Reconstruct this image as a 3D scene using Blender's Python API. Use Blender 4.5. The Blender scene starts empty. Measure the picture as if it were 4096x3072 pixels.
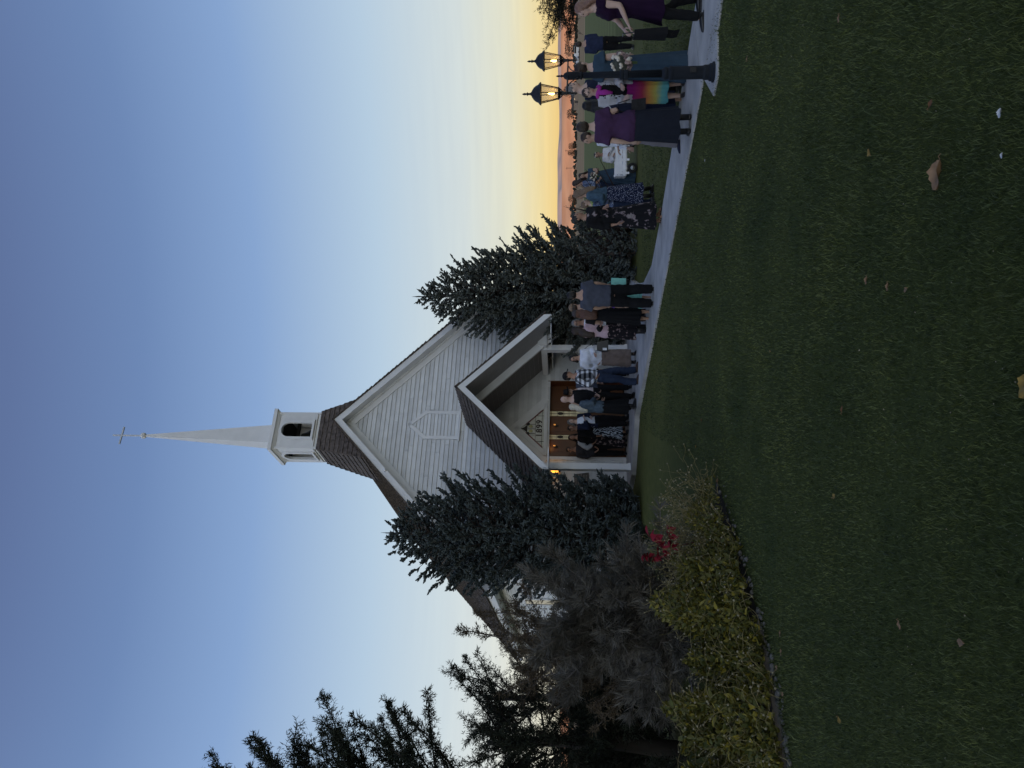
import bpy, bmesh, math, random
import numpy as np
from mathutils import Vector, Matrix
rng = np.random.default_rng(7); random.seed(7)
S = bpy.context.scene
COL = S.collection
R = math.radians
# ------------------------------------------------------------------ camera (phone held upright, picture stored on its side)
FPX, PITCH, ROLL, EYE = 3066.458, R(4.606), R(.331), 1.65
c0, s0 = math.cos(PITCH), math.sin(PITCH)
FWD, UP0, RGT0 = Vector((0, c0, s0)), Vector((0, -s0, c0)), Vector((1, 0, 0))
cr, sr = math.cos(ROLL), math.sin(ROLL)
RGT = RGT0*cr + UP0*sr
UPV = UP0*cr - RGT0*sr
cam = bpy.data.cameras.new('camera'); cam_o = bpy.data.objects.new('camera', cam); COL.objects.link(cam_o)
cam.sensor_fit = 'HORIZONTAL'; cam.sensor_width = 36.0; cam.lens = 36.0*FPX/4096
cam.clip_start = .05; cam.clip_end = 60000
mx = Matrix.Identity(4)
for i in range(3):
    mx[i][0] = -UPV[i]; mx[i][1] = RGT[i]; mx[i][2] = -FWD[i]; mx[i][3] = (0, 0, EYE)[i]
cam_o.matrix_world = mx
S.camera = cam_o
# ------------------------------------------------------------------ sky, sun, exposure
SUN_EL, SUN_AZ = R(1.6), R(218)        # compass style: 0 = +Y (ahead of the camera), clockwise; sun has dropped behind the left shoulder
SUN_DIR = Vector((math.sin(SUN_AZ)*math.cos(SUN_EL), math.cos(SUN_AZ)*math.cos(SUN_EL), math.sin(SUN_EL)))
W = bpy.data.worlds.new('World'); S.world = W; W.use_nodes = True
wn, wl = W.node_tree.nodes, W.node_tree.links
bg = wn['Background']
def wnode(t, **k):
    n = wn.new(t)
    for a, b in k.items(): setattr(n, a, b)
    return n
tc = wnode('ShaderNodeTexCoord')
sep = wnode('ShaderNodeSeparateXYZ'); wl.new(tc.outputs['Generated'], sep.inputs[0])
asn = wnode('ShaderNodeMath', operation='ARCSINE'); wl.new(sep.outputs['Z'], asn.inputs[0])
mr = wnode('ShaderNodeMapRange'); mr.inputs['From Min'].default_value = 0; mr.inputs['From Max'].default_value = R(60)
wl.new(asn.outputs[0], mr.inputs[0])
def s2l(c): return tuple(((v/255+.055)/1.055)**2.4 if v/255 > .04045 else v/255/12.92 for v in c)
def ramp(stops, nodes, interp='LINEAR'):
    n = nodes.new('ShaderNodeValToRGB'); n.color_ramp.interpolation = interp
    e = n.color_ramp.elements
    while len(e) < len(stops): e.new(.5)
    for k, (p, c) in enumerate(stops): e[k].position = p; e[k].color = (*c, 1)
    return n
COOL = [(0, (222, 217, 194)), (2.5, (229, 228, 212)), (5.5, (221, 227, 224)), (9.2, (205, 219, 226)), (14.5, (180, 203, 224)), (22.9, (135, 165, 208)), (30.3, (109, 136, 181)), (38, (95, 115, 158)), (60, (76, 92, 133))]
WARM = [(0, (238, 192, 122)), (1.3, (243, 210, 138)), (2.6, (240, 222, 168)), (4.6, (228, 227, 204)), (8, (211, 221, 221)), (14.5, (181, 204, 224)), (22.9, (135, 165, 208)), (30.3, (109, 136, 181)), (38, (95, 115, 158)), (60, (76, 92, 133))]
r1 = ramp([(a/60, s2l(c)) for a, c in COOL], wn); r2 = ramp([(a/60, s2l(c)) for a, c in WARM], wn)
wl.new(mr.outputs[0], r1.inputs[0]); wl.new(mr.outputs[0], r2.inputs[0])
dotn = wnode('ShaderNodeVectorMath', operation='DOT_PRODUCT')
wl.new(tc.outputs['Generated'], dotn.inputs[0]); dotn.inputs[1].default_value = (math.sin(R(35)), math.cos(R(35)), 0)
mw = wnode('ShaderNodeMapRange', interpolation_type='SMOOTHSTEP'); mw.inputs['From Min'].default_value = .45; mw.inputs['From Max'].default_value = .97
wl.new(dotn.outputs['Value'], mw.inputs[0])
mixw = wnode('ShaderNodeMix', data_type='RGBA'); wl.new(mw.outputs[0], mixw.inputs[0]); wl.new(r1.outputs[0], mixw.inputs[6]); wl.new(r2.outputs[0], mixw.inputs[7])
# physical sky for the after-glow round the sun that has gone down behind the camera
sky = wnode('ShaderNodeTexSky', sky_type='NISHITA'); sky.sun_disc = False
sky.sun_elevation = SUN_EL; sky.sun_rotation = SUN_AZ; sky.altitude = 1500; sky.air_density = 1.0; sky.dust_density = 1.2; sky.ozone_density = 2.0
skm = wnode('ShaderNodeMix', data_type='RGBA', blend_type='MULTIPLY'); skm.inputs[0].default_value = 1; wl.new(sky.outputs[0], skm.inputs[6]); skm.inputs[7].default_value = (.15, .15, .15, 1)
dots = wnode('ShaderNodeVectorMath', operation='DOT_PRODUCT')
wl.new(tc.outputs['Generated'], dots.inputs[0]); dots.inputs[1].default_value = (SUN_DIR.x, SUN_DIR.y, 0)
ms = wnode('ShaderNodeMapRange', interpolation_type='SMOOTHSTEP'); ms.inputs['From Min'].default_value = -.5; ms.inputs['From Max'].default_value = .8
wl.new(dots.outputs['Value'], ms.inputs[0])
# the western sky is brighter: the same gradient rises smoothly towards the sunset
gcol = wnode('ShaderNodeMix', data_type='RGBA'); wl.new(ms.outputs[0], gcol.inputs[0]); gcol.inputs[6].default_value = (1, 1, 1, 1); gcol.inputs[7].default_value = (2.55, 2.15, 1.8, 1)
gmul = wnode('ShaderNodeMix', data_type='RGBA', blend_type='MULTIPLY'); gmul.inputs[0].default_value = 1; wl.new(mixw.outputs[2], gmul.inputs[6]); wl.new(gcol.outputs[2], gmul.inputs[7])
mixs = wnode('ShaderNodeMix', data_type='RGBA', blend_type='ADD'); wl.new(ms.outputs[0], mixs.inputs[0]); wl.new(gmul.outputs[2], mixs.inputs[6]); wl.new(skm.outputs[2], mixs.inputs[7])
mpw = wnode('ShaderNodeMapping'); mpw.inputs['Scale'].default_value = (3, 3, 55); wl.new(tc.outputs['Generated'], mpw.inputs[0])
nzw = wnode('ShaderNodeTexNoise'); nzw.inputs['Scale'].default_value = 2.2; nzw.inputs['Detail'].default_value = 6; wl.new(mpw.outputs[0], nzw.inputs[0])
rw = ramp([(.35, (.955, .955, .965)), (.65, (1.035, 1.03, 1.01))], wn); wl.new(nzw.outputs[0], rw.inputs[0])
elf = wnode('ShaderNodeMapRange'); elf.inputs['From Min'].default_value = R(14); elf.inputs['From Max'].default_value = R(1); wl.new(asn.outputs[0], elf.inputs[0])
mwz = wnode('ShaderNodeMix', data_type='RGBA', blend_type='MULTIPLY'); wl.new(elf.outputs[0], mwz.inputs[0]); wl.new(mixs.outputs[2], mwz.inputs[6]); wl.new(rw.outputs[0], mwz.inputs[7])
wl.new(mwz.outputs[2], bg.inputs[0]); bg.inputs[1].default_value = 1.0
sunl = bpy.data.lights.new('sun', 'SUN'); sun_o = bpy.data.objects.new('sun', sunl); COL.objects.link(sun_o)
sunl.energy = 5.0; sunl.angle = R(.5); sunl.color = (1, .44, .19)
sun_o.rotation_euler = (-SUN_DIR).to_track_quat('-Z', 'Y').to_euler(); sun_o.location = (-60, -60, 40)
V = S.view_settings; V.view_transform = 'Standard'; V.look = 'None'; V.exposure = 0; V.gamma = 1; V.use_curve_mapping = False
# ------------------------------------------------------------------ pixels of the photograph -> places
def ray(x, y):
    U, Vv = 3072-y-1536, x-2048
    return FWD*FPX + RGT*U - UPV*Vv
def ground(x, y, z=0.0):
    d = ray(x, y); return Vector((0, 0, EYE)) + d*((z-EYE)/d.z)
def at_depth(x, y, Y):
    d = ray(x, y); return Vector((0, 0, EYE)) + d*(Y/d.y)
TH, CX, CY = R(26.579), -1.265, 22.902
ct, st = math.cos(TH), math.sin(TH)
def cw(lx, ly, z=0): return Vector((CX+lx*ct-ly*st, CY+lx*st+ly*ct, z))
def face(x, y, ly=0):
    d = ray(x, y); n = Vector((-st, ct, 0)); t = ((Vector((CX, CY, 0))+n*ly)-Vector((0, 0, EYE))).dot(n)/d.dot(n)
    p = Vector((0, 0, EYE))+d*t; q = p-Vector((CX, CY, 0)); return q.x*ct+q.y*st, p.z
# ------------------------------------------------------------------ helpers
def tag(o, label=None, cat=None, group=None, kind=None):
    for k, v in (('label', label), ('category', cat), ('group', group), ('kind', kind)):
        if v: o[k] = v
    return o
def thing(name, label, cat, loc=(0, 0, 0), rz=0, group=None):
    o = bpy.data.objects.new(name, None); COL.objects.link(o); o.empty_display_size = .1
    o.location = loc; o.rotation_euler = (0, 0, rz); return tag(o, label, cat, group)
def link(name, me, m=None, parent=None):
    o = bpy.data.objects.new(name, me); COL.objects.link(o)
    if m is not None:
        me.materials.clear()
        for q in (m if isinstance(m, (list, tuple)) else [m]): me.materials.append(q)
    if parent is not None: o.parent = parent
    return o
def smooth(me, on=True):
    me.polygons.foreach_set('use_smooth', np.full(len(me.polygons), on)); me.update()
class MB:
    "collects shapes; build() links them as one mesh"
    def __init__(s): s.v = []; s.f = []
    def add(s, v, f):
        n = len(s.v); s.v += [tuple(q) for q in v]; s.f += [tuple(i+n for i in q) for q in f]; return s
    def box(s, x0, x1, y0, y1, z0, z1):
        return s.add([(x, y, z) for z in (z0, z1) for y in (y0, y1) for x in (x0, x1)],
                     [(0, 2, 3, 1), (4, 5, 7, 6), (0, 1, 5, 4), (2, 6, 7, 3), (0, 4, 6, 2), (1, 3, 7, 5)])
    def hexa(s, q): return s.add(q, [(0, 2, 3, 1), (4, 5, 7, 6), (0, 1, 5, 4), (2, 6, 7, 3), (0, 4, 6, 2), (1, 3, 7, 5)])
    def prism(s, poly, a, b, axis='y'):
        "poly 2-D (x,z) for axis y, (x,y) for z, (y,z) for x; extruded a..b"
        def P(p, t): return (p[0], t, p[1]) if axis == 'y' else ((p[0], p[1], t) if axis == 'z' else (t, p[0], p[1]))
        n = len(poly); v = [P(p, a) for p in poly]+[P(p, b) for p in poly]
        f = [tuple(range(n)), tuple(range(2*n-1, n-1, -1))]+[(i, n+i, n+(i+1) % n, (i+1) % n) for i in range(n)]
        return s.add(v, f)
    def rings(s, rs, cap=True):
        n = len(rs[0]); v = [p for r in rs for p in r]
        f = [(k*n+i, k*n+(i+1) % n, (k+1)*n+(i+1) % n, (k+1)*n+i) for k in range(len(rs)-1) for i in range(n)]
        if cap: f += [tuple(range(n-1, -1, -1)), tuple((len(rs)-1)*n+i for i in range(n))]
        return s.add(v, f)
    def tube(s, pts, rad, n=8, cap=True, flat=1.0):
        pts = [Vector(p) for p in pts]; rad = rad if hasattr(rad, '__len__') else [rad]*len(pts)
        rs = []; up = None
        for i, p in enumerate(pts):
            t = (pts[min(i+1, len(pts)-1)]-pts[max(i-1, 0)]).normalized()
            if up is None: up = Vector((0, 0, 1)) if abs(t.z) < .9 else Vector((0, 1, 0))
            a = t.cross(up)
            if a.length < 1e-4: a = t.orthogonal()
            a.normalize(); b = a.cross(t).normalized(); up = b
            rs.append([p+(a*math.cos(2*math.pi*k/n)+b*math.sin(2*math.pi*k/n)*flat)*rad[i] for k in range(n)])
        return s.rings(rs, cap)
    def lathe(s, prof, n=16, c=(0, 0, 0), sq=False):
        "prof = (radius, z) list; sq -> square plan"
        ph = math.pi/4 if sq else 0; k = math.sqrt(2) if sq else 1
        return s.rings([[(c[0]+r*k*math.cos(2*math.pi*i/n+ph), c[1]+r*k*math.sin(2*math.pi*i/n+ph), c[2]+z) for i in range(n)] for r, z in prof])
    def ball(s, c, r, n=10, m=7):
        r = r if hasattr(r, '__len__') else (r, r, r)
        return s.rings([[(c[0]+r[0]*math.sin(t)*math.cos(2*math.pi*i/n), c[1]+r[1]*math.sin(t)*math.sin(2*math.pi*i/n), c[2]-r[2]*math.cos(t)) for i in range(n)]
                        for t in [math.pi*(j+.15)/(m-.7) for j in range(m)]])
    def mesh(s, name='m', sm=False):
        me = bpy.data.meshes.new(name); me.from_pydata(s.v, [], s.f); me.update()
        if sm: smooth(me)
        return me
    def build(s, name, m, parent=None, sm=False): return link(name, s.mesh(name, sm), m, parent)
def tri_mesh(name, v, t, sm=False):
    "fast mesh from numpy verts (n,3) and faces (m,3) or (m,4)"
    me = bpy.data.meshes.new(name); k = t.shape[1]
    me.vertices.add(len(v)); me.vertices.foreach_set('co', np.ascontiguousarray(v, np.float32).ravel())
    me.loops.add(t.size); me.loops.foreach_set('vertex_index', np.ascontiguousarray(t, np.int32).ravel())
    me.polygons.add(len(t)); me.polygons.foreach_set('loop_start', np.arange(len(t), dtype=np.int32)*k)
    me.polygons.foreach_set('loop_total', np.full(len(t), k, np.int32))
    if sm: me.polygons.foreach_set('use_smooth', np.ones(len(t), bool))
    me.update(calc_edges=True); return me
def scatter(tv, tf, loc, mat):
    "copies of a template: loc (N,3), mat (N,3,3) columns = template axes"
    N = len(loc); v = np.einsum('nij,kj->nki', mat, tv)+loc[:, None, :]
    f = tf[None]+(np.arange(N)*len(tv))[:, None, None]
    return v.reshape(-1, 3), f.reshape(-1, tf.shape[1])
def frames(d, roll=None):
    "rotation matrices whose Z column is d (N,3)"
    d = d/np.linalg.norm(d, axis=1, keepdims=True)
    h = np.where(np.abs(d[:, 2:3]) < .95, np.array([[0, 0, 1.]]), np.array([[1., 0, 0]]))
    a = np.cross(h, d); a /= np.linalg.norm(a, axis=1, keepdims=True); b = np.cross(d, a)
    if roll is None: roll = rng.uniform(0, 6.283, len(d))
    c, s = np.cos(roll)[:, None], np.sin(roll)[:, None]
    return np.stack([a*c+b*s, -a*s+b*c, d], axis=2)
# ------------------------------------------------------------------ materials
MATS = {}
def mat(name, col, rough=.7, var=.12, scale=6, bump=0, bscale=40, metal=0, spec=.3, col2=None, emit=None, trans=0, coord='Object', sheen=0, dist=.01):
    if name in MATS: return MATS[name]
    m = bpy.data.materials.new(name); m.use_nodes = True; n, l = m.node_tree.nodes, m.node_tree.links
    p = n['Principled BSDF']; p.inputs['Roughness'].default_value = rough; p.inputs['Metallic'].default_value = metal
    p.inputs['Specular IOR Level'].default_value = spec
    tcn = n.new('ShaderNodeTexCoord')
    nz = n.new('ShaderNodeTexNoise'); nz.inputs['Scale'].default_value = scale; nz.inputs['Detail'].default_value = 5; l.new(tcn.outputs[coord], nz.inputs[0])
    a = col2 if col2 else tuple(min(1, c*(1+var)) for c in col); b = col if col2 else tuple(c*(1-var) for c in col)
    rp = ramp([(.3, b), (.7, a)], n); l.new(nz.outputs[0], rp.inputs[0]); l.new(rp.outputs[0], p.inputs['Base Color'])
    if bump:
        nb = n.new('ShaderNodeTexNoise'); nb.inputs['Scale'].default_value = bscale; nb.inputs['Detail'].default_value = 4; l.new(tcn.outputs[coord], nb.inputs[0])
        bp = n.new('ShaderNodeBump'); bp.inputs['Strength'].default_value = bump; bp.inputs['Distance'].default_value = dist; l.new(nb.outputs[0], bp.inputs['Height']); l.new(bp.outputs[0], p.inputs['Normal'])
    if emit: p.inputs['Emission Color'].default_value = (*emit[0], 1); p.inputs['Emission Strength'].default_value = emit[1]
    if trans: p.inputs['Transmission Weight'].default_value = trans
    if sheen: p.inputs['Sheen Weight'].default_value = sheen
    MATS[name] = m; return m
def nt(m): return m.node_tree.nodes, m.node_tree.links, m.node_tree.nodes['Principled BSDF']
# ================================================================== THE SETTING
# ground: one sheet to the horizon; mown lawn, then a green field, then harvested strips
m_ground = mat('ground', (.035, .05, .018), .95, spec=.1)
n, l, p = nt(m_ground); n.clear()
out = n.new('ShaderNodeOutputMaterial'); p = n.new('ShaderNodeBsdfPrincipled'); p.inputs['Roughness'].default_value = .9; p.inputs['Specular IOR Level'].default_value = .12; l.new(p.outputs[0], out.inputs[0])
geo = n.new('ShaderNodeNewGeometry'); sx = n.new('ShaderNodeSeparateXYZ'); l.new(geo.outputs['Position'], sx.inputs[0])
def gnoise(scale, det=5, vec=None, rough=.55):
    q = n.new('ShaderNodeTexNoise'); q.inputs['Scale'].default_value = scale; q.inputs['Detail'].default_value = det; q.inputs['Roughness'].default_value = rough
    l.new(vec or geo.outputs['Position'], q.inputs[0]); return q
def gmath(op, a, b=None):
    q = n.new('ShaderNodeMath'); q.operation = op
    for i, v in enumerate((a, b)):
        if v is None: continue
        if isinstance(v, (int, float)): q.inputs[i].default_value = v
        else: l.new(v, q.inputs[i])
    return q.outputs[0]
def gmix(f, a, b):
    q = n.new('ShaderNodeMix'); q.data_type = 'RGBA'
    if isinstance(f, (int, float)): q.inputs[0].default_value = f
    else: l.new(f, q.inputs[0])
    for i, v in ((6, a), (7, b)):
        if isinstance(v, tuple): q.inputs[i].default_value = (*v, 1)
        else: l.new(v, q.inputs[i])
    return q.outputs[2]
def gstep(v, a, b):
    q = n.new('ShaderNodeMapRange'); q.inputs[1].default_value = a; q.inputs[2].default_value = b; l.new(v, q.inputs[0]); return q.outputs[0]
big = gnoise(.9, 6); fine = gnoise(28, 6); med = gnoise(5, 5)
lawn = ramp([(.3, (.026, .034, .008)), (.55, (.050, .060, .014)), (.75, (.084, .082, .022))], n); l.new(gmath('ADD', gmath('MULTIPLY', big.outputs[0], .55), gmath('MULTIPLY', fine.outputs[0], .45)), lawn.inputs[0])
# mown stripes of the far field run across the view
st_v = n.new('ShaderNodeTexWave'); st_v.wave_type = 'BANDS'; st_v.bands_direction = 'Y'; st_v.inputs['Scale'].default_value = .10; st_v.inputs['Distortion'].default_value = 1.2; st_v.inputs['Detail'].default_value = 3
l.new(geo.outputs['Position'], st_v.inputs[0])
field = ramp([(.2, (.115, .125, .038)), (.8, (.155, .165, .055))], n); l.new(st_v.outputs[0], field.inputs[0])
mown = gmix(gstep(med.outputs[0], .35, .7), (.078, .085, .022), (.115, .115, .032))
ysc = sx.outputs['Y']
c1 = gmix(gstep(ysc, 24, 34), lawn.outputs[0], field.outputs[0])
c1 = gmix(gmath('MULTIPLY', gstep(ysc, 11, 15), gmath('SUBTRACT', 1.0, gstep(ysc, 24, 34))), c1, mown)
stv2 = n.new('ShaderNodeTexWave'); stv2.bands_direction = 'Y'; stv2.inputs['Scale'].default_value = .012; stv2.inputs['Distortion'].default_value = 2; stv2.inputs['Detail'].default_value = 4; l.new(geo.outputs['Position'], stv2.inputs[0])
strips = ramp([(.15, (.20, .115, .05)), (.5, (.32, .20, .095)), (.85, (.46, .32, .17))], n); l.new(stv2.outputs[0], strips.inputs[0])
wob = gmath('ADD', ysc, gmath('MULTIPLY', gnoise(.02, 4).outputs[0], 8))
c1 = gmix(gstep(wob, 143, 146), c1, strips.outputs[0])
l.new(c1, p.inputs['Base Color'])
bp = n.new('ShaderNodeBump'); bp.inputs['Strength'].default_value = .6; bp.inputs['Distance'].default_value = .03; l.new(fine.outputs[0], bp.inputs['Height']); l.new(bp.outputs[0], p.inputs['Normal'])
mb = MB(); G = 16000
mb.add([(-G, -G, 0), (G, -G, 0), (G, G, 0), (-G, G, 0)], [(0, 1, 2, 3)])
tag(mb.build('ground', m_ground), kind='structure')
# ---- hills, in three ranges
def hill_mat(name, c, c2, sc):
    return mat(name, c, .95, col2=c2, scale=sc, spec=.05, bump=.0)
def hills(name, Y, prof, depth, m, seed, rough=.12, x0=-9000, x1=16000, nx=260, ny=26):
    r = np.random.default_rng(seed); xs = np.linspace(x0, x1, nx); hz = np.interp(xs, [q[0] for q in prof], [q[1] for q in prof])
    v = []; ph = r.uniform(0, 6, 12); fr = r.uniform(.6, 9, 12)
    for j in range(ny):
        t = j/(ny-1); prof_t = math.sin(t*math.pi*.5)**.9
        for i, x in enumerate(xs):
            g = sum(math.sin(x/1000*fr[k]+ph[k]+t*2.2*math.sin(k)) / (1+fr[k]) for k in range(12))
            rid = abs(math.sin(x/170+ph[0]+1.3*math.sin(x/610+ph[1])+t*1.1))*.5+abs(math.sin(x/67+ph[3]+t*1.6))*.25
            h = hz[i]*prof_t*(1+rough*g*.6)-hz[i]*rough*2.2*rid*math.sin(t*math.pi)
            v.append((x+t*40*math.sin(x/230), Y+t*depth+hz[i]*.2*rid, max(h, -1) if t else -4))
    f = [(j*nx+i, j*nx+i+1, (j+1)*nx+i+1, (j+1)*nx+i) for j in range(ny-1) for i in range(nx-1)]
    me = bpy.data.meshes.new(name); me.from_pydata(v, [], f); smooth(me)
    return tag(link(name, me, m), kind='structure')
def px_h(V, Y): return 1.65+(2302-V)/FPX*Y
hills('near_hills', 4200, [(-9000, 60), (0, px_h(2246, 4300)), (1100, px_h(2247, 4300)), (1800, px_h(2246, 4300)), (2300, px_h(2242, 4300)), (2700, px_h(2240, 4300)), (3200, px_h(2244, 4300)), (16000, 70)], 420, hill_mat('dry_hillside', (.64, .33, .16), (.86, .52, .27), .004), 3)
hills('middle_hills', 7000, [(-9000, 80), (-400, 40), (900, 60), (2000, px_h(2245, 7000)), (2500, px_h(2238, 7000)), (3100, px_h(2237, 7000)), (3500, px_h(2234, 7000)), (4000, px_h(2240, 7000)), (5200, px_h(2238, 7000)), (16000, 120)], 900, hill_mat('far_hillside', (.46, .32, .22), (.58, .42, .30), .002), 5)
hills('far_hills', 11000, [(-9000, 160), (0, 150), (2600, px_h(2226, 11000)), (4000, px_h(2221, 11000)), (4800, px_h(2224, 11000)), (6500, px_h(2230, 11000)), (16000, 200)], 1600, hill_mat('farthest_hillside', (.5, .42, .34), (.6, .5, .4), .001), 8)
# unseen ridge added behind the camera to block the low sun off the foreground
hb = MB(); xs = np.linspace(-900, 900, 90); rr = np.random.default_rng(4)
ridge = [(31+5*math.sin(x/90)+3*math.sin(x/31+1)+rr.uniform(-1, 1)) for x in xs]
f_, v_ = [], []
az = SUN_AZ
for i, x in enumerate(xs):
    for d_, h_ in ((205, -1), (225, .55), (250, 1), (300, .8), (380, -1)):
        hh = ridge[i]*h_ if h_ > 0 else -1
        v_.append((math.sin(az)*d_+math.cos(az)*x, math.cos(az)*d_-math.sin(az)*x, hh))
for i in range(len(xs)-1):
    for j in range(4): f_.append((i*5+j, i*5+j+1, (i+1)*5+j+1, (i+1)*5+j))
hb.add(v_, f_); tag(hb.build('sun_blocker_ridge', mat('sun_blocker_mat', (.03, .04, .02), .95), sm=True), kind='structure')
# ================================================================== CHURCH
m_white = mat('white_paint', (.70, .70, .695), .6, var=.05, scale=3.5, bump=.25, bscale=22)
m_board = mat('white_clapboard', (.64, .645, .64), .65, var=.08, scale=3.5, bump=.4, bscale=14)
n, l, p = nt(m_board)     # each board its own tone
oi = n.new('ShaderNodeObjectInfo'); hs = n.new('ShaderNodeHueSaturation'); mrr = n.new('ShaderNodeMapRange'); mrr.inputs[3].default_value = .86; mrr.inputs[4].default_value = 1.06
l.new(oi.outputs['Random'], mrr.inputs[0]); l.new(mrr.outputs[0], hs.inputs['Value'])
src = p.inputs['Base Color'].links[0].from_socket; l.new(src, hs.inputs['Color']); l.new(hs.outputs[0], p.inputs['Base Color'])
m_shingle = mat('cedar_shingle', (.050, .040, .034), .85, col2=(.15, .122, .105), scale=9, bump=.5, bscale=60)
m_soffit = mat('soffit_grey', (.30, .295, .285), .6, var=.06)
m_dark = mat('dark_inside', (.012, .011, .010), .9)
m_wood = mat('stained_wood', (.075, .024, .006), .4, col2=(.12, .040, .010), scale=2.0, bump=.1, spec=.4)
m_conc = mat('concrete', (.31, .30, .285), .85, col2=(.49, .47, .44), scale=2.2, bump=.35, bscale=60)
church = thing('church', 'white clapboard country church with gabled porch and shingled steeple', 'church', (CX, CY, 0), TH)
HW, MS, APZ, LEN, OH = 4.5, .975, 8.833, 14.0, .35
def part(name, mb, m, par=church, sm=False, label=None):
    o = mb.build(name, m, par, sm)
    if label: o['label'] = label
    return o
# walls (backing) and clapboards
DX0, DX1, DZ = -.95, 1.52, 2.43
zr = lambda x: APZ-.20-MS*abs(x)
fw = part('front_wall', MB().box(-HW, DX0, .02, .16, 0, DZ).box(DX1, HW, .02, .16, 0, DZ).prism([(-HW, DZ), (HW, DZ), (HW, zr(HW)), (0, zr(0)), (-HW, zr(HW))], .02, .16), m_white)
for s_ in (-1, 1):
    sw = part('side_wall', MB().box(*( (-HW, -HW+.14) if s_ < 0 else (HW-.14, HW)), .161, LEN-.14, 0, zr(HW)), m_white)
    if s_ < 0:
        for k in range(31):
            z0 = .22+k*.135
            if z0+.135 > zr(HW): break
            MB().hexa([(-HW-.022, .17, z0), (-HW-.001, .17, z0), (-HW-.022, LEN-.15, z0), (-HW-.001, LEN-.15, z0), (-HW-.006, .17, z0+.139), (-HW-.001, .17, z0+.139), (-HW-.006, LEN-.15, z0+.139), (-HW-.001, LEN-.15, z0+.139)]).build('clapboard', m_board, sw)
        for wy in (3.2, 6.6, 10.0):
            w_ = part('window', MB().box(-HW-.05, -HW-.024, wy-.5, wy-.4, 1.0, 3.2).box(-HW-.05, -HW-.024, wy+.4, wy+.5, 1.0, 3.2).box(-HW-.05, -HW-.024, wy-.4, wy+.4, 3.1, 3.2).box(-HW-.07, -HW-.024, wy-.55, wy+.55, .9, .999), m_white)
            MB().box(-HW-.035, -HW-.026, wy-.4, wy+.4, 1.0, 3.1).build('pane', mat('window_glass', (.03, .035, .04), .1, spec=.6), w_)
part('back_wall', MB().prism([(-HW, 0), (HW, 0), (HW, zr(HW)), (0, zr(0)), (-HW, zr(HW))], LEN-.139, LEN), m_white)
def clap(z0, xa, xb, xa2, xb2, y=0.0, ex=.135, par=fw):
    "one course, laid in boards of odd lengths with hairline butt joints"
    cuts = [xa]; x = xa+random.uniform(.8, 3.2)
    while x < xb-.5 and x < xb2-.3: cuts.append(x); x += random.uniform(1.6, 3.6)
    cuts.append(xb)
    for i in range(len(cuts)-1):
        a, b = cuts[i], cuts[i+1]; j, j2 = random.uniform(-.0022, .0022), random.uniform(-.0022, .0022)
        a2, b2 = (xa2 if i == 0 else a), (xb2 if i == len(cuts)-2 else b-.005)
        b = b if i == len(cuts)-2 else b-.005; pr = random.uniform(.027, .034)
        MB().hexa([(a, y-pr, z0+j), (b, y-pr, z0+j2), (a, y+.019, z0+j), (b, y+.019, z0+j2), (a2, y-.004, z0+ex+.004), (b2, y-.004, z0+ex+.004), (a2, y+.019, z0+ex+.004), (b2, y+.019, z0+ex+.004)]).build('clapboard', m_board, par)
k = 0; z = .20
while z < 8.2:
    lim = lambda zz: min(HW-.1, max(.02, (APZ-.42-zz)/MS))
    a_, b_ = lim(z), lim(z+.135)
    if z+.135 <= DZ+.01:
        clap(z, -a_, DX0-.12, -b_, DX0-.12); clap(z, DX1+.002, a_, DX1+.002, b_)
    else: clap(z, -a_, a_, -b_, b_)
    z += .1353
part('skirt_board', MB().box(-HW, DX0-.121, -.035, .018, .02, .198), m_white); part('skirt_board', MB().box(DX1+.003, HW, -.035, .018, .02, .198), m_white)
for s_ in (-1, 1): part('corner_board', MB().box(min(s_*(HW-.1), s_*(HW+.025)), max(s_*(HW-.1), s_*(HW+.025)), -.028, .155, .2, zr(HW)-.1), m_white)
# rake boards: given apex z at x=0 and slope; a sloped plank between z offsets
def rake(par, name, apz, ms, half, y0, y1, dz0, dz1, m, x0=0.0):
    for s_ in (-1, 1):
        pts = [(s_*x0, apz-dz0-ms*x0), (s_*half, apz-dz0-ms*half), (s_*half, apz-dz1-ms*half), (s_*x0, apz-dz1-ms*x0)]
        if s_ < 0: pts = pts[::-1]
        part(name, MB().prism(pts, y0, y1), m, par)
EV = 4.93
rake(church, 'rake_fascia', APZ, MS, EV, -OH-.025, -OH, .0, .245, m_white)
rake(church, 'rake_soffit', APZ, MS, EV, -OH+.001, -.05, .20, .235, m_white)
rake(church, 'rake_frieze', APZ, MS, HW+.02, -.05, -.021, .236, .555, m_white)
rake(church, 'rake_moulding', APZ, MS, HW+.02, -.085, -.051, .2355, .31, m_white)
# eaves (left and right)
for s_ in (-1, 1):
    x0_, x1_ = sorted((s_*EV, s_*(EV+.03))); ze = APZ-MS*EV
    part('eave_fascia', MB().box(x0_, x1_, -OH-.02, LEN+.3, ze-.24, ze-.03), m_white)
    x0_, x1_ = sorted((s_*(HW+.03), s_*(EV-.001))); part('eave_soffit', MB().box(x0_, x1_, -OH+.002, LEN+.28, ze-.22, ze-.19), m_white)
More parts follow.
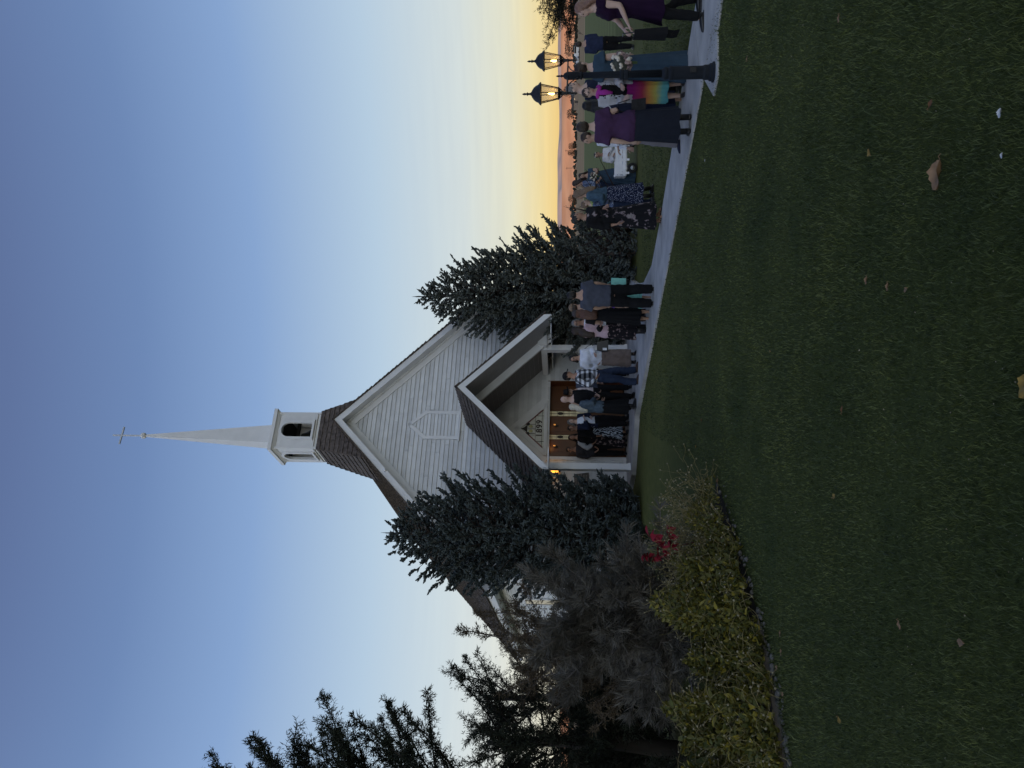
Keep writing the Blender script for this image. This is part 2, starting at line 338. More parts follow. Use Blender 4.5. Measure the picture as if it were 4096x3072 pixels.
# shingled roof slopes
def shingles(org, uax, vax, nrm, W, L, ex, wid, seed, clip=None, t0=.012):
    "courses climb along vax from org; each shingle is a wedge with its butt down-slope"
    r = np.random.default_rng(seed); vs, fs = [], []; nb = 0
    org, uax, vax, nrm = map(np.array, (org, uax, vax, nrm))
    k = 0; vv = -.03
    while vv < L:
        u = -r.uniform(0, wid)
        while u < W:
            w = wid*r.uniform(.55, 1.35); u0, u1 = max(u, 0), min(u+w-.006, W); u += w
            if u1-u0 < .02: continue
            j = r.uniform(-.012, .012); th = t0+r.uniform(0, .012); lift = r.uniform(0, .006)
            va, vb = vv+j, min(vv+ex*1.25, L)
            if vb-va < .03: continue
            if clip:
                c_ = clip((va+vb)/2)
                u0, u1 = max(u0, c_[0]), min(u1, c_[1])
                if u1-u0 < .02: continue
            q = [org+uax*a+vax*b+nrm*c for (a, b, c) in ((u0, va, -.0), (u1, va, -.0), (u0, va, th+.012+lift), (u1, va, th+.012+lift), (u0, vb, -.0), (u1, vb, -.0), (u0, vb, .004), (u1, vb, .004))]
            vs += q; fs += [(nb, nb+1, nb+3, nb+2), (nb+2, nb+3, nb+7, nb+6), (nb, nb+2, nb+6, nb+4), (nb+1, nb+5, nb+7, nb+3)]; nb += 8
        vv += ex; k += 1
    me = bpy.data.meshes.new('shingles'); me.from_pydata([tuple(q) for q in vs], [], fs); me.update(); return me
def slope_roof(apz, ms, ev, y0, y1, seed, ex=.17, wid=.16, thick=.10):
    for s_ in (-1, 1):
        Ls = math.hypot(ev+.05, ms*(ev+.05)); e = ev+.05
        dn = Vector((s_, 0, -ms)).normalized(); up_ = -dn; nr = Vector((s_*ms, 0, 1)).normalized()
        rb = part('roof', MB().prism([(0, apz+.001), (s_*e, apz-ms*e+.001), (s_*e, apz-ms*e+.03), (0, apz+.04)][::s_], y0, y1), m_shingle)
        u_ = (0, 1, 0) if s_ < 0 else (0, -1, 0)
        eave = Vector((s_*e, y0-.01 if s_ < 0 else y1, apz-ms*e+.032)) 
        me = shingles(tuple(eave), u_, tuple(up_), tuple(nr), y1-y0+.02, Ls, ex, wid, seed+s_)
        tag(link('shingles', me, m_shingle, rb), kind='stuff')
        # ridge caps
    for k in range(int((y1-y0)/.2)):
        ya = y0+k*.2
        for s_ in (-1, 1):
            pass
    rc = MB()
    for k in range(int((y1-y0)/.2)+1):
        ya = y0+k*.2-.02; yb = min(ya+.24, y1)
        for s_ in (-1, 1):
            rc.hexa([(0, ya, apz+.062), (s_*.13, ya, apz+.062-.13*ms), (0, yb, apz+.048), (s_*.13, yb, apz+.048-.13*ms), (0, ya, apz+.085), (s_*.13, ya, apz+.082-.13*ms), (0, yb, apz+.06), (s_*.13, yb, apz+.06-.13*ms)])
    tag(part('ridge_caps', rc, m_shingle), kind='stuff')
slope_roof(APZ, MS, EV, -OH-.05, LEN+.3, 11)
# gable louvre
lv = part('gable_louvre', MB().prism([(-.36, 5.2), (.36, 5.2), (.36, 6.12), (0, 6.55), (-.36, 6.12)], -.03, -.0205), m_white)
lt = MB()
def plank(mb, a, b, w, y0, y1):
    a, b = Vector((a[0], 0, a[1])), Vector((b[0], 0, b[1])); d = (b-a).normalized(); q = Vector((-d.z, 0, d.x))*w
    pts = [(a.x, a.z), (b.x, b.z), (b.x+q.x, b.z+q.z), (a.x+q.x, a.z+q.z)]
    ar = sum(pts[i][0]*pts[(i+1) % 4][1]-pts[(i+1) % 4][0]*pts[i][1] for i in range(4))
    return mb.prism(pts if ar > 0 else pts[::-1], y0, y1)
for s_ in (-1, 1):
    part('frame', plank(MB(), (s_*.46, 5.09), (s_*.46, 6.16), .10*s_, -.062, -.0305), m_white, lv)
    part('frame', plank(MB(), (s_*.475, 6.10), (0, 6.675), .10*s_, -.066, -.0305), m_white, lv)
part('sill', MB().box(-.52, .52, -.085, -.0305, 5.04, 5.088), m_white, lv)
for k in range(13):
    z = 5.10+k*.107; hw = .358 if z+.1 < 6.15 else max(.02, .358-(z+.1-6.15)*.84)
    MB().hexa([(-hw, -.056, z), (hw, -.056, z), (-hw, -.031, z), (hw, -.031, z), (-hw, -.036, z+.10), (hw, -.036, z+.10), (-hw, -.031, z+.10), (hw, -.031, z+.10)]).build('slat', m_board, lv)
# ---- porch
PD, PO, PA, PM, PW, PS, PT = 1.493, 1.13, 4.788, 1.005, 2.281, 1.824, 2.43
PY = -(PD+PO)
slope_roof(PA, PM, PW, PY-.03, -.03, 23)
rake(church, 'porch_fascia', PA, PM, PW, PY-.025, PY, .0, .215, m_white)
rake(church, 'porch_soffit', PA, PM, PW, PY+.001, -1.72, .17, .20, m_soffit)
rake(church, 'porch_rake_board', PA, PM, PW-.10, -1.72, -1.64, .201, .50, m_white)
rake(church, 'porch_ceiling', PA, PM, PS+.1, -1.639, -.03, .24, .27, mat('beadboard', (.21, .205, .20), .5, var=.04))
for s_ in (-1, 1):     # beads of the ceiling boards
    for k in range(14):
        x = .1+k*.13; zc = PA-.271-PM*x
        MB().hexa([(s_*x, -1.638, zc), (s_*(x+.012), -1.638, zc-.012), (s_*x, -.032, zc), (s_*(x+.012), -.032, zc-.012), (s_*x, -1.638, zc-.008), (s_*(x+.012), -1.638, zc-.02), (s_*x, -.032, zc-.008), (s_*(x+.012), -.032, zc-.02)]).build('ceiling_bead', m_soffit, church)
for s_ in (-1, 1):
    part('porch_fascia', MB().box(min(s_*PW, s_*(PW+.025)), max(s_*PW, s_*(PW+.025)), PY, -.03, PA-PM*PW-.215, PA-PM*PW-.02), m_white)
    part('porch_beam', MB().box(min(s_*(PS-.11), s_*(PS+.11)), max(s_*(PS-.11), s_*(PS+.11)), -1.60, -.04, PT, PT+.17), m_white)
    part('beam_end', MB().box(min(s_*(PS-.04), s_*(PS+.30)), max(s_*(PS-.04), s_*(PS+.30)), -1.80, -1.601, PT+.002, PT+.26), m_white)
    part('porch_eave_soffit', MB().box(min(s_*(PS+.111), s_*(PW-.002)), max(s_*(PS+.111), s_*(PW-.002)), PY+.002, -.04, PA-PM*PW-.212, PA-PM*PW-.19), m_white)
    part('porch_eave_soffit', MB().box(min(s_*(PS-.11), s_*(PS+.11)), max(s_*(PS-.11), s_*(PS+.11)), PY+.002, -1.802, PA-PM*PW-.211, PA-PM*PW-.191), m_white)
    po = part('post', MB().box(s_*PS-.085, s_*PS+.085, -PD-.085, -PD+.085, .13, PT-.001), m_white)
    part('post_base', MB().box(s_*PS-.1, s_*PS+.1, -PD-.1, -PD+.1, .121, .20), m_white, po)
for (px_, py_) in ((1800+655/2.37, 1200+625/2.37), (1800+678/2.37, 1200+810/2.37)):
    d = ray(px_, py_)     # meet the right-hand ceiling slope
    best = min((abs((lambda q: q.z-(PA-.28-PM*abs((q.x-CX)*ct+(q.y-CY)*st)))(Vector((0, 0, EYE))+d*(t/1000))), t) for t in range(5500, 9000, 4))[1]
    q = Vector((0, 0, EYE))+d*(best/1000); lx = (q.x-CX)*ct+(q.y-CY)*st; ly = -(q.x-CX)*st+(q.y-CY)*ct
    part('downlight', MB().ball((lx, ly, q.z-.01), (.085, .085, .07)), mat('opal_glass', (.7, .7, .68), .3), church, True)
# transom triangle with the year 1899
TL, TR, TZ0, TA = -.80, .61, 2.525, 3.25
tcx = (TL+TR)/2
tr = part('transom_window', MB().prism([(TL, TZ0), (TR, TZ0), (tcx, TA)], -.045, -.030), mat('leaded_glass', (.46, .47, .43), .25, var=.25, scale=7, spec=.5))
for a_, b_, w_ in (((TL-.14, TZ0-.09), (TR+.14, TZ0-.09), .09), ((TL-.14, TZ0-.001), (tcx, TA+.16), .125), ((tcx, TA+.16), (TR+.14, TZ0-.001), .125)):
    s = 1 if a_[1] == b_[1] else -1
    part('frame', plank(MB(), a_, b_, w_*s, -.075, -.029 if s > 0 else -.0285), m_white, tr)
part('transom_trim', plank(MB(), (TL-.36, TZ0-.02), (tcx, TA+.33), -.15, -.06, -.0215), m_white); part('transom_trim', plank(MB(), (tcx, TA+.33), (TR+.36, TZ0-.02), -.15, -.0605, -.0212), m_white)
m_lead = mat('lead_came', (.03, .026, .022), .6); m_red = mat('red_glass', (.12, .012, .02), .3, spec=.5); m_ygl = mat('yellow_glass', (.40, .38, .16), .3, spec=.5)
part('red_band', plank(MB(), (TL+.12, TZ0+.02), (tcx-.11, TA-.20), .055, -.052, -.0455).add(*[[], []]), m_red, tr)
part('red_band', plank(MB(), (TR-.10, TZ0+.02), (tcx+.12, TA-.20), -.055, -.052, -.0455), m_red, tr)
lead = MB()
for a_, b_ in (((TL+.05, 2.58), (TR-.05, 2.58)), ((TL+.24, 2.775), (TR-.24, 2.775)), ((tcx, 2.78), (tcx, 3.0)), ((-.5, 2.53), (-.5, 2.8)), ((.33, 2.53), (.33, 2.8)), ((tcx-.15, 2.78), (tcx-.15, 3.0)), ((tcx+.15, 2.78), (tcx+.15, 3.0))): plank(lead, a_, b_, .012, -.0535, -.0456)
part('lead_came', lead, m_lead, tr)
part('glass_boss', MB().prism([(tcx-.13, 3.02), (tcx+.13, 3.02), (tcx+.04, 3.12), (tcx, 3.22), (tcx-.04, 3.12)], -.056, -.0457).ball((tcx-.15, -.045, 3.0), (.05, .015, .05)).ball((tcx+.15, -.045, 3.0), (.05, .015, .05)), m_lead, tr)
for s_ in (-1, 1): part('glass_petal', MB().ball((tcx+s_*.075, -.047, 2.92), (.05, .008, .062)), m_ygl, tr, True)
cu = bpy.data.curves.new('year', 'FONT'); cu.body = '1899'; cu.size = .245; cu.align_x = 'CENTER'; cu.extrude = .003; cu.offset = .006; cu.space_character = 1.18
to = bpy.data.objects.new('year_tmp', cu); COL.objects.link(to); bpy.context.view_layer.update()
tm = bpy.data.meshes.new_from_object(to.evaluated_get(bpy.context.evaluated_depsgraph_get())); bpy.data.objects.remove(to)
yo = link('year_digits', tm, mat('year_paint', (.035, .022, .02), .5), tr); yo.location = (tcx+.005, -.056, 2.588); yo.rotation_euler = (R(90), 0, 0)
# door wall, set back in its opening, lit from inside the porch by two small wall lamps
dw = part('door_wall', MB().box(DX0+.12, DX1-.02, .30, .34, .12, DZ), m_wood)
part('door_jamb', MB().box(DX0-.119, DX0-.02, -.06, .30, .12, DZ), m_white); part('door_jamb', MB().box(DX1-.02, DX1+.001, -.028, .30, .12, DZ), mat('stained_wood_dark', (.14, .045, .014), .4))
part('door_head', MB().box(DX0-.02, DX1-.02, -.032, .30, DZ, DZ+.075), m_white); part('door_edge', MB().box(DX0-.019, DX0+.119, .05, .29, .12, DZ-.001), m_wood)
for xa, xb in ((DX0+.16, -.30), (-.14, .46), (.64, DX1-.06)):
    lf = part('door', MB().box(xa, xb, .262, .299, .14, DZ-.03), m_wood)
    for za, zb in ((.26, .95), (1.1, 2.28)):
        part('panel', MB().box(xa+.09, xb-.09, .250, .2615, za, zb), m_wood, lf)
    part('handle', MB().tube([(xb-.05, .24, 1.0), (xb-.05, .22, 1.06), (xb-.05, .24, 1.14)], .012, 6), m_lead, lf)
lf_last = lf
part('brace', plank(MB(), (.72, 1.45), (1.35, 1.9), .05, .238, .2495).add([], []), m_wood, lf_last); part('brace', plank(MB(), (1.35, 1.45), (.98, 1.72), .05, .2385, .2494), m_wood, lf_last)
m_sgl = mat('lit_stained_glass', (.5, .48, .34), .3, var=.4, scale=9, emit=((1, .86, .5), .06))
for xa, xb in ((-.285, -.155), (.475, .625)):
    sl = part('sidelight', MB().box(xa, xb, .27, .298, 1.30, DZ-.04), m_sgl)
    cm = MB()
    for k in range(6): cm.box(xa, xb, .262, .2695, 1.42+k*.18, 1.43+k*.18)
    cm.box((xa+xb)/2-.006, (xa+xb)/2+.006, .2622, .2694, 1.30, DZ-.04)
    cm.ball((xa*.5+xb*.5, .262, 2.05), (.05, .01, .09))
    part('lead_came', cm, m_lead, sl)
m_iron = mat('black_iron', (.012, .012, .013), .5, spec=.4)
for nm_, lx, lab in (('wall_lamp', .13, 'small iron wall lamp on the wooden doors under the digits'), ('wall_lamp', -.55, 'small lit iron wall lamp on the leftmost wooden door')):
    q = cw(lx, .25); t = thing(nm_, lab, 'lamp', (q.x, q.y, 2.16), TH, 'iron lamps on the doors')
    MB().box(-.03, .03, -.012, .0, -.06, .06).tube([(0, -.01, 0), (0, -.08, -.03), (0, -.1, .02)], .010, 6).build('bracket', m_iron, t)
    MB().lathe([(.008, .02), (.018, .03), (.02, .06), (.014, .085)], 10, (0, -.1, 0)).build('lamp_shade', mat('amber_glass', (.9, .45, .12), .4, emit=((1, .42, .08), .45)), t, True)
    lg = bpy.data.lights.new('lamp_light', 'POINT'); lg.energy = .45 if lx < 0 else .1; lg.color = (1, .5, .15); lg.shadow_soft_size = .05
    lo = bpy.data.objects.new('lamp_light', lg); COL.objects.link(lo); lo.parent = t; lo.location = (0, -.16, .16)
# ---- steeple
SD, SB, Z1, SC, Z2 = 1.08, .572, 9.56, .692, 11.064
flare = part('steeple_base', MB().lathe([(1.0, 7.6), (1.0, 8.0), (.60, Z1)], 4, (0, SD, 0), True), m_shingle)
for k in range(4):     # shingle courses on the four flared faces
    a = k*math.pi/2; ca, sa = math.cos(a), math.sin(a)
    rot = lambda x, y: (x*ca-y*sa, SD+x*sa+y*ca)
    b0, z0, b1, z1 = 1.005, 8.0, .605, Z1
    L_ = math.hypot(b0-b1, z1-z0); vx = Vector((*[q_-r_ for q_, r_ in zip(rot(0, -b1), rot(0, -b0))], z1-z0)).normalized()
    ux = Vector((ca, sa, 0)); nx_ = ux.cross(vx).normalized()
    og = Vector((*rot(-b0, -b0), z0))+nx_*.006
    me = shingles(tuple(og), tuple(ux), tuple(vx), tuple(nx_), 2*b0, L_, .165, .15, 40+k, clip=lambda v: ((b0-b1)*v/L_-.03, 2*b0-(b0-b1)*v/L_+.03))
    tag(link('shingles', me, m_shingle, flare), kind='stuff')
    n2 = Vector((*[q_-r_ for q_, r_ in zip(rot(0, -1), rot(0, 0))], 0))
    me = shingles(tuple(Vector((*rot(-b0, -b0), 7.6))+n2*.004), tuple(ux), (0, 0, 1), tuple(n2), 2*b0, .38, .165, .15, 50+k)
    tag(link('shingles', me, m_shingle, flare), kind='stuff')
part('belfry_base', MB().box(-SB, SB, SD-SB, SD+SB, Z1-.05, Z1+.10), m_white); part('belfry_head', MB().box(-SB, SB, SD-SB, SD+SB, Z2-.33, Z2-.12), m_white)
OW, OZ0, OZ1 = .235, Z1+.22, Z2-.55      # arched openings
arc = [(OW*math.cos(R(t)), OZ1+OW*math.sin(R(t))) for t in range(0, 181, 15)]
def sidepanel():
    mb = MB(); z0, z1 = Z1+.1, Z2-.33
    mb.prism([(-SB, z0), (-OW, z0), (-OW, z1), (-SB, z1)], -.04, 0).prism([(OW, z0), (SB, z0), (SB, z1), (OW, z1)], -.04, 0)
    mb.prism([(-OW, z0), (OW, z0), (OW, OZ0), (-OW, OZ0)], -.04, 0)
    for i in range(len(arc)-1):
        (xa, za), (xb, zb) = arc[i], arc[i+1]; mb.prism([(xb, zb), (xa, za), (xa, z1), (xb, z1)][::-1], -.04, 0)
    return mb
def archframe():
    mb = MB(); o = OW+.085
    for s_ in (-1, 1): mb.box(min(s_*OW, s_*o), max(s_*OW, s_*o), -.085, -.041, OZ0, OZ1)
    mb.box(-o-.02, o+.02, -.10, -.041, OZ0-.07, OZ0-.0005)
    for i in range(12):
        t0, t1 = R(i*15), R(i*15+15)
        mb.prism([(OW*math.cos(t0), OZ1+OW*math.sin(t0)), (o*math.cos(t0), OZ1+o*math.sin(t0)), (o*math.cos(t1), OZ1+o*math.sin(t1)), (OW*math.cos(t1), OZ1+OW*math.sin(t1))], -.085, -.041)
    return mb
sp_me, af_me = sidepanel().mesh('belfry_panel'), archframe().mesh('arch_frame')
for k in range(4):
    pn = link('belfry_panel', sp_me, m_white, church); pn.location = (0, SD, 0); pn.rotation_euler = (0, 0, k*math.pi/2)
    pn.data = sp_me.copy() if False else sp_me
    pn.location = (SB*math.sin(k*math.pi/2)*1, SD-SB*math.cos(k*math.pi/2), 0)
    fr = link('arch_frame', af_me, m_white, pn)
for sx_ in (-1, 1):
    for sy_ in (-1, 1): part('corner_trim', MB().box(sx_*(SB+.006)-.03, sx_*(SB+.006)+.03, SD+sy_*(SB+.006)-.03, SD+sy_*(SB+.006)+.03, Z1+.001, Z2-.13), m_white)
part('bell', MB().lathe([(.26, 0), (.24, .03), (.17, .16), (.13, .3), (.05, .36), (.02, .40)], 14, (0, SD, Z1+.42)), mat('bell_bronze', (.05, .045, .03), .4, metal=.7), church, True)
part('bell_beam', MB().box(-SB+.06, SB-.06, SD-.05, SD+.05, Z1+.83, Z1+.92), m_dark)
part('belfry_floor', MB().box(-SB+.05, SB-.05, SD-SB+.05, SD+SB-.05, Z1+.101, Z1+.12), m_dark); part('belfry_ceiling', MB().box(-SB+.05, SB-.05, SD-SB+.05, SD+SB-.05, Z2-.36, Z2-.331), m_dark)
cor = part('cornice', MB().lathe([(SB+.02, Z2-.20), (SC-.04, Z2-.125), (SC-.04, Z2-.115), (SC, Z2-.11), (SC, Z2), (SC-.02, Z2+.01), (.36, Z2+.05)], 4, (0, SD, 0), True), m_white)
part('spire', MB().lathe([(.335, Z2+.03), (.30, Z2+.12), (.028, 15.52)], 4, (0, SD, 0), True), m_white)
part('spire_ball', MB().ball((0, SD, 15.575), .10, 14, 9), m_white, church, True)
cr_ = part('cross', MB().box(-.022, .022, SD-.022, SD+.022, 15.66, 16.612).box(-.30, -.023, SD-.02, SD+.02, 16.29, 16.335).box(.023, .30, SD-.02, SD+.02, 16.29, 16.335), mat('cross_metal', (.55, .55, .54), .35, metal=.3))
# floodlight stub on the left rake, seen as a small knob
q = face(1200+940*.3617, 1500+1052*.3617, -.38); part('rake_knob', MB().ball((q[0], -.40, q[1]), .045), m_white, church, True)
# sconce lantern and weathered sign on the wall left of the porch
q = cw(-1.435, -.12); t = thing('wall_lantern', 'lit wall lantern with yellow and red glass left of the porch post', 'lantern', (q.x, q.y, 2.20), TH)
MB().box(-.04, .04, .07, .118, -.02, .22).tube([(0, .09, .2), (0, .02, .24), (0, 0, .17)], .012, 6).lathe([(.07, .11), (.09, .12), (.03, .19), (.01, .24)], 8).lathe([(.015, -.2), (.05, -.14), (.06, -.12)], 8).build('lantern_frame', m_iron, t)
MB().lathe([(.055, -.119), (.07, .109)], 8).build('lantern_glass', mat('amber_glass2', (.9, .6, .15), .4, emit=((1, .42, .05), 3.0)), t)
cm = MB()
for k in range(8):
    a = k*math.pi/4; cm.tube([(.058*math.cos(a), .058*math.sin(a), -.12), (.073*math.cos(a), .073*math.sin(a), .11)], .006, 4)
cm.lathe([(.066, -.035), (.066, -.025)], 8); cm.build('lantern_bars', m_iron, t)
lg = bpy.data.lights.new('lantern_light', 'POINT'); lg.energy = 1.0; lg.color = (1, .5, .14); lg.shadow_soft_size = .06
lo = bpy.data.objects.new('lantern_light', lg); COL.objects.link(lo); lo.parent = t; lo.location = (0, -.13, 0)
q = cw(-1.66, -.045); t = thing('wooden_sign', 'small weathered wooden sign on the clapboards behind the left spruce', 'sign', (q.x, q.y, 1.19), TH)
m_old = mat('weathered_wood', (.07, .062, .055), .85, col2=(.13, .115, .10), scale=8, bump=.4)
MB().prism([(-.2, 0), (.21, .01), (.15, .44), (-.2, .42)], -.01, .02).build('board', m_old, t)
for k in range(5):
    rl = MB(); x = -.16
    while x < .12:
        w = random.uniform(.02, .05); rl.box(x, x+w, -.016, -.0101, .06+k*.075, .10+k*.075); x += w+.016
    rl.build('carved_line', mat('carved_line', (.20, .18, .16), .8), t)
# ---- porch slab and path (along the church's axis), slab by slab
def poly_slab(name, pts, z0, z1, m, par):
    a = sum(pts[i][0]*pts[(i+1) % len(pts)][1]-pts[(i+1) % len(pts)][0]*pts[i][1] for i in range(len(pts)))
    return MB().prism(pts if a > 0 else pts[::-1], z0, z1, 'z').build(name, m, par)
pv = bpy.data.objects.new('path', None); COL.objects.link(pv); pv.location = (CX, CY, 0); pv.rotation_euler = (0, 0, TH); tag(pv, kind='structure')
g_ = .016
SLZ = .12
poly_slab('porch_slab', [(-2.12, .015), (-2.12, -1.75), (-1.22, -3.3), (3.0, -3.3), (3.0, .015)], -.2, SLZ, m_conc, pv)
ey = [-3.3-g_]+[-4.7-1.5*k for k in range(12)]
for k in range(12):
    ya, yb = ey[k]-(.0 if k == 0 else g_), ey[k+1]
    def xr_(y): return .36+max(0, (y+7.5)/4.2)**1.3*2.64 if y > -7.5 else .36-.02*(y+7.5)*-.5
    za = SLZ-.002 if k == 0 else max(.022, SLZ-.025*k)
    zb = max(.022, SLZ-.025*(k+1))
    xl = -1.14
    q = [(xl, yb, -.1), (xr_(yb), yb, -.1), (xl, ya, -.1), (xr_(ya), ya, -.1), (xl, yb, zb), (xr_(yb), yb, zb), (xl, ya, za), (xr_(ya), ya, za)]
    MB().hexa(q).build('slab', m_conc, pv)
inv = Matrix.Rotation(-TH, 3, 'Z')
pad = []
for px_ in ((2823, 344), (2860, 384), (2877, 301), (2875, 129), (2893, 0)):
    q = inv @ (ground(*px_)-Vector((CX, CY, 0))); pad.append((q.x, q.y))
pad = [(-1.148, pad[0][1])]+pad[1:]+[(-1.148, pad[-1][1]-.3)]
poly_slab('lamp_pad', pad, -.1, .020, m_conc, pv)
# ================================================================== PLANTS
def foliage(name, c, c2, scale=3, rough=.8, spec=.15, fine=60):
    m = mat(name, c, rough, col2=c2, scale=scale, spec=spec); return m
# spindle with a ragged, needle-like outline (template along +Z, unit length, unit radius)
def spindle(nside=3, rings=(.0, .42, 1.0), rr_=(.62, 1.12, .14)):
    v, f = [], []
    for j, (z, q) in enumerate(zip(rings, rr_)):
        for i in range(nside):
            a = 2*math.pi*(i+.5*(j % 2))/nside; w = q*(1.0 if (i+j) % 2 else .62)
            v.append((w*math.cos(a), w*math.sin(a), z+(.06 if (i+j) % 2 else 0)))
    for j in range(len(rings)-1):
        for i in range(nside):
            a, b = j*nside+i, j*nside+(i+1) % nside; f += [(a, b, b+nside), (a, b+nside, a+nside)]
    return np.array(v), np.array(f)
SPV, SPF = spindle()
def put(tv, tf, P, D, L, Rr):
    M = frames(D); M = M*np.stack([Rr, Rr, L], 1)[:, None, :]
    return scatter(tv, tf, P, M)
def joined(name, parts, m, parent, kind=None):
    vs, fs, o = [], [], 0
    for v, f in parts: vs.append(v); fs.append(f+o); o += len(v)
    ob = link(name, tri_mesh(name, np.concatenate(vs), np.concatenate(fs)), m, parent)
    return tag(ob, kind=kind)
def branch_mesh(segs, nside=4):
    "segs: list of (p0,p1,r0,r1)"
    P0 = np.array([s[0] for s in segs]); P1 = np.array([s[1] for s in segs]); D = P1-P0; L = np.linalg.norm(D, axis=1); L[L == 0] = 1e-4
    M = frames(D, np.zeros(len(D))); ang = np.arange(nside)*2*np.pi/nside; ring = np.stack([np.cos(ang), np.sin(ang), 0*ang], 1)
    r0 = np.array([s[2] for s in segs]); r1 = np.array([s[3] for s in segs])
    a = np.einsum('nij,kj->nki', M, ring)*r0[:, None, None]+P0[:, None, :]; b = np.einsum('nij,kj->nki', M, ring)*r1[:, None, None]+P1[:, None, :]
    v = np.concatenate([a, b], 1).reshape(-1, 3); f = []
    for i in range(nside): j = (i+1) % nside; f += [(i, j, nside+j), (i, nside+j, nside+i)]
    f = np.array(f); return v, (f[None]+(np.arange(len(segs))*2*nside)[:, None, None]).reshape(-1, 3)
m_bark = mat('bark', (.055, .042, .034), .9, bump=.6, bscale=30)
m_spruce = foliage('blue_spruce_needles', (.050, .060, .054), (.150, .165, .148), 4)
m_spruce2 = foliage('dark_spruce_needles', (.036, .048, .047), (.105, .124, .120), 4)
def spruce(label, base, H_, R_, seed, m, lean=(0, 0), n_tw=1.0, low=.02, tip=(.16, .30), col=False):
    r = np.random.default_rng(seed)
    t = thing('spruce_tree', label, 'tree', base, 0, 'blue spruces in front of the church')
    P, D, L, W_ = [], [], [], []; segs = []
    nlev = int(H_/.17)
    for k in range(nlev):
        z = low*H_+(k/nlev)**1.02*H_*(1-low)*.985; q = z/H_
        rad = R_*(min(1, (max(0, 1-q)/.36)**.78) if col else max(.015, 1-q**1.8)**.92)*r.uniform(.86, 1.10)*(1 if q > .12 else .85+q*1.25)
        if rad < .05: rad = .05
        nb = max(4, int(3.5+rad*7.6))
        for b in range(nb):
            a = 2*math.pi*(b+r.uniform(-.35, .35))/nb+k*.9; Lb = rad*r.uniform(.78, 1.12)
            up = -.10+.55*q+r.uniform(-.1, .1); h = np.array([math.cos(a), math.sin(a), 0.])
            p0 = np.array([lean[0]*q, lean[1]*q, z+r.uniform(-.06, .06)])
            pts = [p0+h*Lb*s+np.array([0, 0, Lb*(up*s+.22*(s**2.2)-.10*math.sin(s*3))]) for s in np.linspace(0, 1, 6)]
            for i in range(5): segs.append((pts[i], pts[i+1], .018*(1-i/6)*(.5+rad), .018*(1-(i+1)/6)*(.5+rad)))
            nt_ = max(3, int((2.4+Lb*11.5)*n_tw))
            for i in range(nt_):
                s = 1-abs(r.normal(0, .33)); s = min(max(s, .12), 1); i0 = min(int(s*5), 4); u = s*5-i0
                pp = pts[i0]*(1-u)+pts[i0+1]*u; dd = (pts[i0+1]-pts[i0]); dd = dd/np.linalg.norm(dd)
                side = np.cross(dd, [0, 0, 1]); side /= np.linalg.norm(side)+1e-6
                sg = r.choice([-1, 1]); k2 = r.uniform(.35, 1.0) if s < .96 else .15
                d = dd*r.uniform(.5, 1)+side*sg*k2+np.array([0, 0, r.uniform(-.32, .55)])
                d /= np.linalg.norm(d); l_ = r.uniform(*tip)*(.72 if s > .9 else 1.0)*(.42+.58*(1-q)**.6)
                P.append(pp); D.append(d); L.append(l_); W_.append(r.uniform(.028, .041))
                for _ in range(2):      # second-order shoots
                    e = d+r.normal(0, .55, 3)+np.array([0, 0, .12]); e /= np.linalg.norm(e); f_ = r.uniform(.25, .8)
                    P.append(pp+d*l_*f_); D.append(e); L.append(l_*r.uniform(.4, .72)); W_.append(r.uniform(.023, .033))
            P.append(pts[5]-(pts[5]-pts[4])*.4); D.append((pts[5]-pts[4])/np.linalg.norm(pts[5]-pts[4])+np.array([0, 0, .15])); L.append(r.uniform(.16, .3)*(.6+.4*(1-q))); W_.append(.024)
    top = np.array([lean[0], lean[1], H_*1.0])
    for i in range(7):
        a = i*2.4; d = np.array([math.cos(a)*.45, math.sin(a)*.45, 1.]) if i else np.array([0.02, 0, 1.])
        P.append(top-np.array([0, 0, .30+.07*i])); D.append(d); L.append(.42 if i == 0 else .26); W_.append(.026)
    MB().tube([(0, 0, -.05), (0, 0, H_*.3), (lean[0]*.6, lean[1]*.6, H_*.6), (lean[0], lean[1], H_)], [.14*H_/7, .11*H_/7, .06, .012], 10).build('trunk', m_bark, t, True)
    joined('branches', [branch_mesh(segs, 3)], m_bark, t, 'stuff')
    joined('crown', [put(SPV, SPF, np.array(P), np.array(D), np.array(L), np.array(W_))], m, t)
    return t
b = at_depth(2520, 1160, 23.0)
spruce('broad blue spruce right of the porch with sunset sky behind', (2.98, 23.25, 0), 6.5, 2.1, 3, m_spruce, lean=(-.32, 0), n_tw=1.25)
b = at_depth(2500, 2132, 19.3)
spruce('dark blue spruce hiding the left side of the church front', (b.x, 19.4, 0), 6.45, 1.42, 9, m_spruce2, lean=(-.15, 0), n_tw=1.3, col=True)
# small low spruce shrub at the foot of the big one
spruce('low bushy young spruce at the foot of the broad spruce', (3.55, 20.9, 0), 1.15, .75, 13, m_spruce, tip=(.12, .22))
